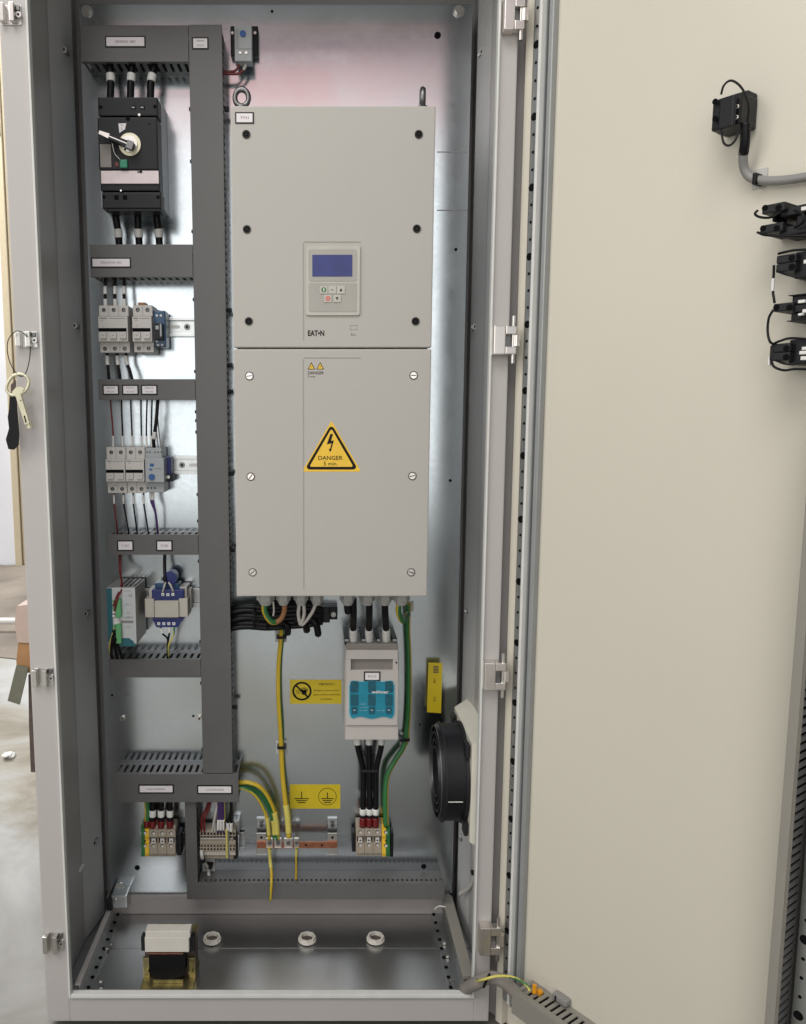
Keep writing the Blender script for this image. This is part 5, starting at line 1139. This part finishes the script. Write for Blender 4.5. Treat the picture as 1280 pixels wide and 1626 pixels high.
k = MB(); k.box(xc-w_, xc+w_*.9, .0515, .0545, zc1-.003, zc1, 'copper', .0008); k.build('copper_tags', t)

# ------------------------------------------------------------------ switch blocks on the door
def dbox(k, x0, y0, x1, y1, o, ob, m, bev=.001):
    ym = (y0+y1)/2; ua_, ub_ = dp(x0, ym, o)[0], dp(x1, ym, o)[0]; xm = (x0+x1)/2; k.box(ua_, ub_, ob, o, dp(xm, y1, o)[1], dp(xm, y0, o)[1], m, bev, T=TD)
def dwp(px, py, o): u_, z_ = dp(px, py, o); return dw(u_, o, z_)
t = thing('selector_switch', 'black selector switch block with two wire loops, alone at the top of the door', 'switch', dwp(1160, 212, 0))
k = MB(); dbox(k, 1131, 153, 1176, 202, .040, .002, 'black_plastic', .002); dbox(k, 1140, 150, 1186, 206, .024, .0015, 'black_part', .002); dbox(k, 1141, 153, 1165, 203, .052, .0455, 'black_plastic', .002)
for (x, y) in ((1135, 161), (1135, 188)): k.cyl(dwp(x, y, .0456), -N, .0032, .001, 'dark_hole', 14)
for (x, y) in ((1170, 169), (1169, 186)): k.cyl(dwp(x, y, .0462), -N, .0024, .001, 'nickel', 12, inner=.0014)
k.build('contact_block', t)
for pts in ([(1145, 150, .05), (1150, 135, .05), (1162, 128, .045), (1178, 140, .04), (1189, 168, .035), (1186, 200, .03)], [(1145, 205, .05), (1149, 226, .05), (1158, 231, .05), (1168, 222, .048), (1173, 205, .045)]):
    k = MB(); k.tube([dwp(*p) for p in pts], .0013, 'black_cable'); k.build('jumper_wire', t)
t = thing('cable', 'grey sheathed cable curving from the selector switch across the door', 'cable', dwp(1183, 230, 0))
k = MB(); P = [dwp(*p) for p in [(1184, 195, .03), (1183, 225, .026), (1180, 248, .02), (1183, 270, .013), (1196, 284, .010), (1225, 287, .010), (1255, 285, .010), (1300, 278, .010), (1340, 275, .010)]]; k.tube(P, .0052, 'grey_cable', 16); k.build('sheath', t)
k = MB(); k.tube([dwp(*p) for p in [(1184, 195, .03), (1183, 225, .026), (1180.5, 245, .0205)]], .0056, 'black_cable', 16); k.build('shrink_tube', t)
t = thing('tie_mount', 'clear tie mount with a black strap holding the grey door cable', 'tie mount', dwp(1198, 290, 0)); k = MB(); dbox(k, 1195, 268, 1218, 299, .002, .0004, 'pad'); k.build('base', t)
k = MB(); dbox(k, 1194, 273.5, 1200, 293, .019, .002, 'black_cable', .002); k.build('strap', t)
def block(lab, rects, holes, wires, whites=()):
    x0, y0, x1, y1 = rects[0][:4]; t = thing('contact_block', lab, 'switch', dwp(x0, y1, 0), 'contact blocks on the door')
    k = MB()
    for r in rects: dbox(k, r[0], r[1], r[2], r[3], r[4], .001, 'black_part' if len(r) < 6 else r[5], .0015)
    k.build('body', t)
    for x, y, o in holes: MB().cyl(dwp(x, y, o+.0006), -N, .0034, .001, 'dark_hole', 16).build('terminal_hole', t)
    for w in wires: k = MB(); k.tube([dwp(*p) for p in w], .0014, 'black_cable'); k.build('jumper_wire', t)
    for w in whites: k = MB(); dbox(k, *w, 'white_mark', .0006); k.build('wire_marker', t)
    return t
block('topmost black contact block at the right door edge, above its twin',
      [(1210, 323, 1246, 337, .05), (1240, 324, 1310, 338, .042), (1264, 337.5, 1320, 372, .04, 'black_plastic')], [(1214.5, 330, .05), (1236, 329.5, .05)],
      [[(1240, 336, .05), (1225, 345, .052), (1208, 345, .05), (1199, 340, .048), (1203, 334, .045)], [(1262, 334, .045), (1274, 340, .052), (1276, 352, .052), (1262, 362, .047)]], [(1272, 326, 1300, 332, .048, .043)])
block('second black contact block at the right door edge, with a long bent wire below',
      [(1207, 355, 1243, 369, .05), (1238, 356, 1300, 371, .042), (1226, 341.5, 1231, 352, .03)], [(1211.5, 362.5, .05), (1233, 362.5, .05)],
      [[(1203, 369, .045), (1215, 373, .05), (1240, 375, .05), (1270, 374, .048), (1310, 376, .045)]], [(1208, 370.2, 1236, 371.8, .04, .03)])
block('third black contact block down the door edge, crossed by two slanting wires',
      [(1233, 404, 1264, 417, .05), (1232, 417.5, 1263, 431, .05), (1262, 398, 1300, 440, .04, 'black_plastic')], [(1257, 409.5, .05), (1257, 423.5, .05)],
      [[(1236, 403, .05), (1248, 400, .052), (1265, 397, .05), (1300, 396, .05)], [(1235, 431, .05), (1250, 436, .052), (1268, 440, .05), (1300, 441, .05)], [(1229, 421, .048), (1228.5, 438, .045), (1227, 458, .045), (1230, 481, .048)]], [(1276, 411, 1300, 417, .05, .041), (1224.5, 442, 1228.5, 462, .049, .046)])
block('fourth slim black contact block on the door, with two pale blue inserts',
      [(1228, 481, 1259, 494, .05), (1258, 467, 1300, 482, .04), (1256, 495, 1300, 508, .04), (1259, 482.5, 1300, 494.5, .045, 'black_plastic'), (1252, 466, 1300, 467.3, .046), (1249, 507, 1300, 508.3, .046)], [(1232.5, 488, .05), (1253.5, 488, .05)],
      [[(1228, 492, .048), (1221, 505, .046), (1219, 525, .045), (1222, 541, .047), (1228, 547, .05)]], [(1267, 476, 1278, 481, .046, .041), (1267, 497, 1276, 501, .046, .041), (1274, 490, 1300, 495.5, .05, .046)])
block('lowest black contact block on the door, with stacked white wire markers',
      [(1228, 545, 1255, 559, .05), (1226, 559.5, 1254, 573, .05), (1253, 538, 1300, 578, .04, 'black_plastic'), (1222, 548, 1233, 572, .046)], [(1248.5, 553, .05), (1248, 567, .05)],
      [[(1228, 546, .05), (1240, 541, .052), (1258, 537, .05), (1300, 540, .05)], [(1224, 570, .045), (1229, 582, .045), (1245, 588, .045), (1265, 586, .045), (1310, 588, .045)], [(1232, 572, .05), (1245, 577, .052), (1262, 579, .05)]], [(1273, 550, 1300, 555, .05, .041), (1269, 556.5, 1300, 562, .05, .041), (1271, 565, 1300, 571, .05, .041), (1219, 566, 1222.5, 580, .044, .040)])

# ------------------------------------------------------------------ key on the latch
YK = -0.022
t = thing('cabinet_key', 'pale metal double-bit cabinet key hanging by a cable loop from the left catch', 'key', at(30, 600, YK))
def kk(x, y, Y=YK): return at(x, y, Y)
k = MB(); pts = [(20, 597), (33, 594), (42, 598), (46, 606), (43, 617), (36, 624), (28, 627), (18, 627), (11, 620), (12, 609), (20, 597)]
P = [kk(x, y, YK-.003) for x, y in pts]; k.tube(P, .0024, 'key_metal', 10, caps=False)
k.prism([(kk(x, y).x, kk(x, y).z) for x, y in [(21, 623), (27, 616), (34, 614), (41, 617), (37, 624), (36, 628), (29, 629), (23, 628)]], YK-.006, YK-.001, 'key_metal'); k.build('bow', t)
k = MB(); bar(k, kk(31, 626), kk(46, 673), .0041, .0036, YK-.008, YK-.001, 'key_metal'); k.cyl(kk(45, 670), (kk(47.5, 679)-kk(45, 670)), .0056, .010, 'key_metal', 20); k.cyl(kk(33, 636, YK-.0084), (0, 1, 0), .0010, .0005, 'dark_hole', 10)
bar(k, kk(41.5, 660), kk(44.5, 671), .0010, .0010, YK-.0084, YK-.0081, 'dark_hole'); k.build('shaft', t)
k = MB(); k.tube([kk(43, 535, -.018), kk(36, 528, -.022), kk(26, 526, -.024), kk(15, 536, -.024), (kk(11.5, 552, -.024)), kk(15, 573, -.024), kk(24, 590, -.025), kk(34, 598, -.027), kk(42, 590, -.025), kk(47, 570, -.022), kk(48.5, 550, -.019)], .0007, 'black_cable', 8)
one('steel_wire_loop', k, 'thin black wire loop threaded through the left catch and the key ring', 'wire loop')
k = MB(); k.prism([(kk(x, y, -.02).x, kk(x, y, -.02).z) for x, y in [(16, 628), (26, 630), (27, 655), (30, 690), (29, 707), (22, 714), (14, 713), (10, 698), (15, 680), (13, 662), (15, 650)]], -.022, -.017, 'black_cable')
k.prism([(kk(x, y, -.024).x, kk(x, y, -.024).z) for x, y in [(17, 611), (24, 604), (24, 628), (17, 632)]], -.0235, -.0205, 'brown_wood')
one('lanyard', k, 'dark purple black cloth lanyard hanging beside the cabinet key', 'lanyard')
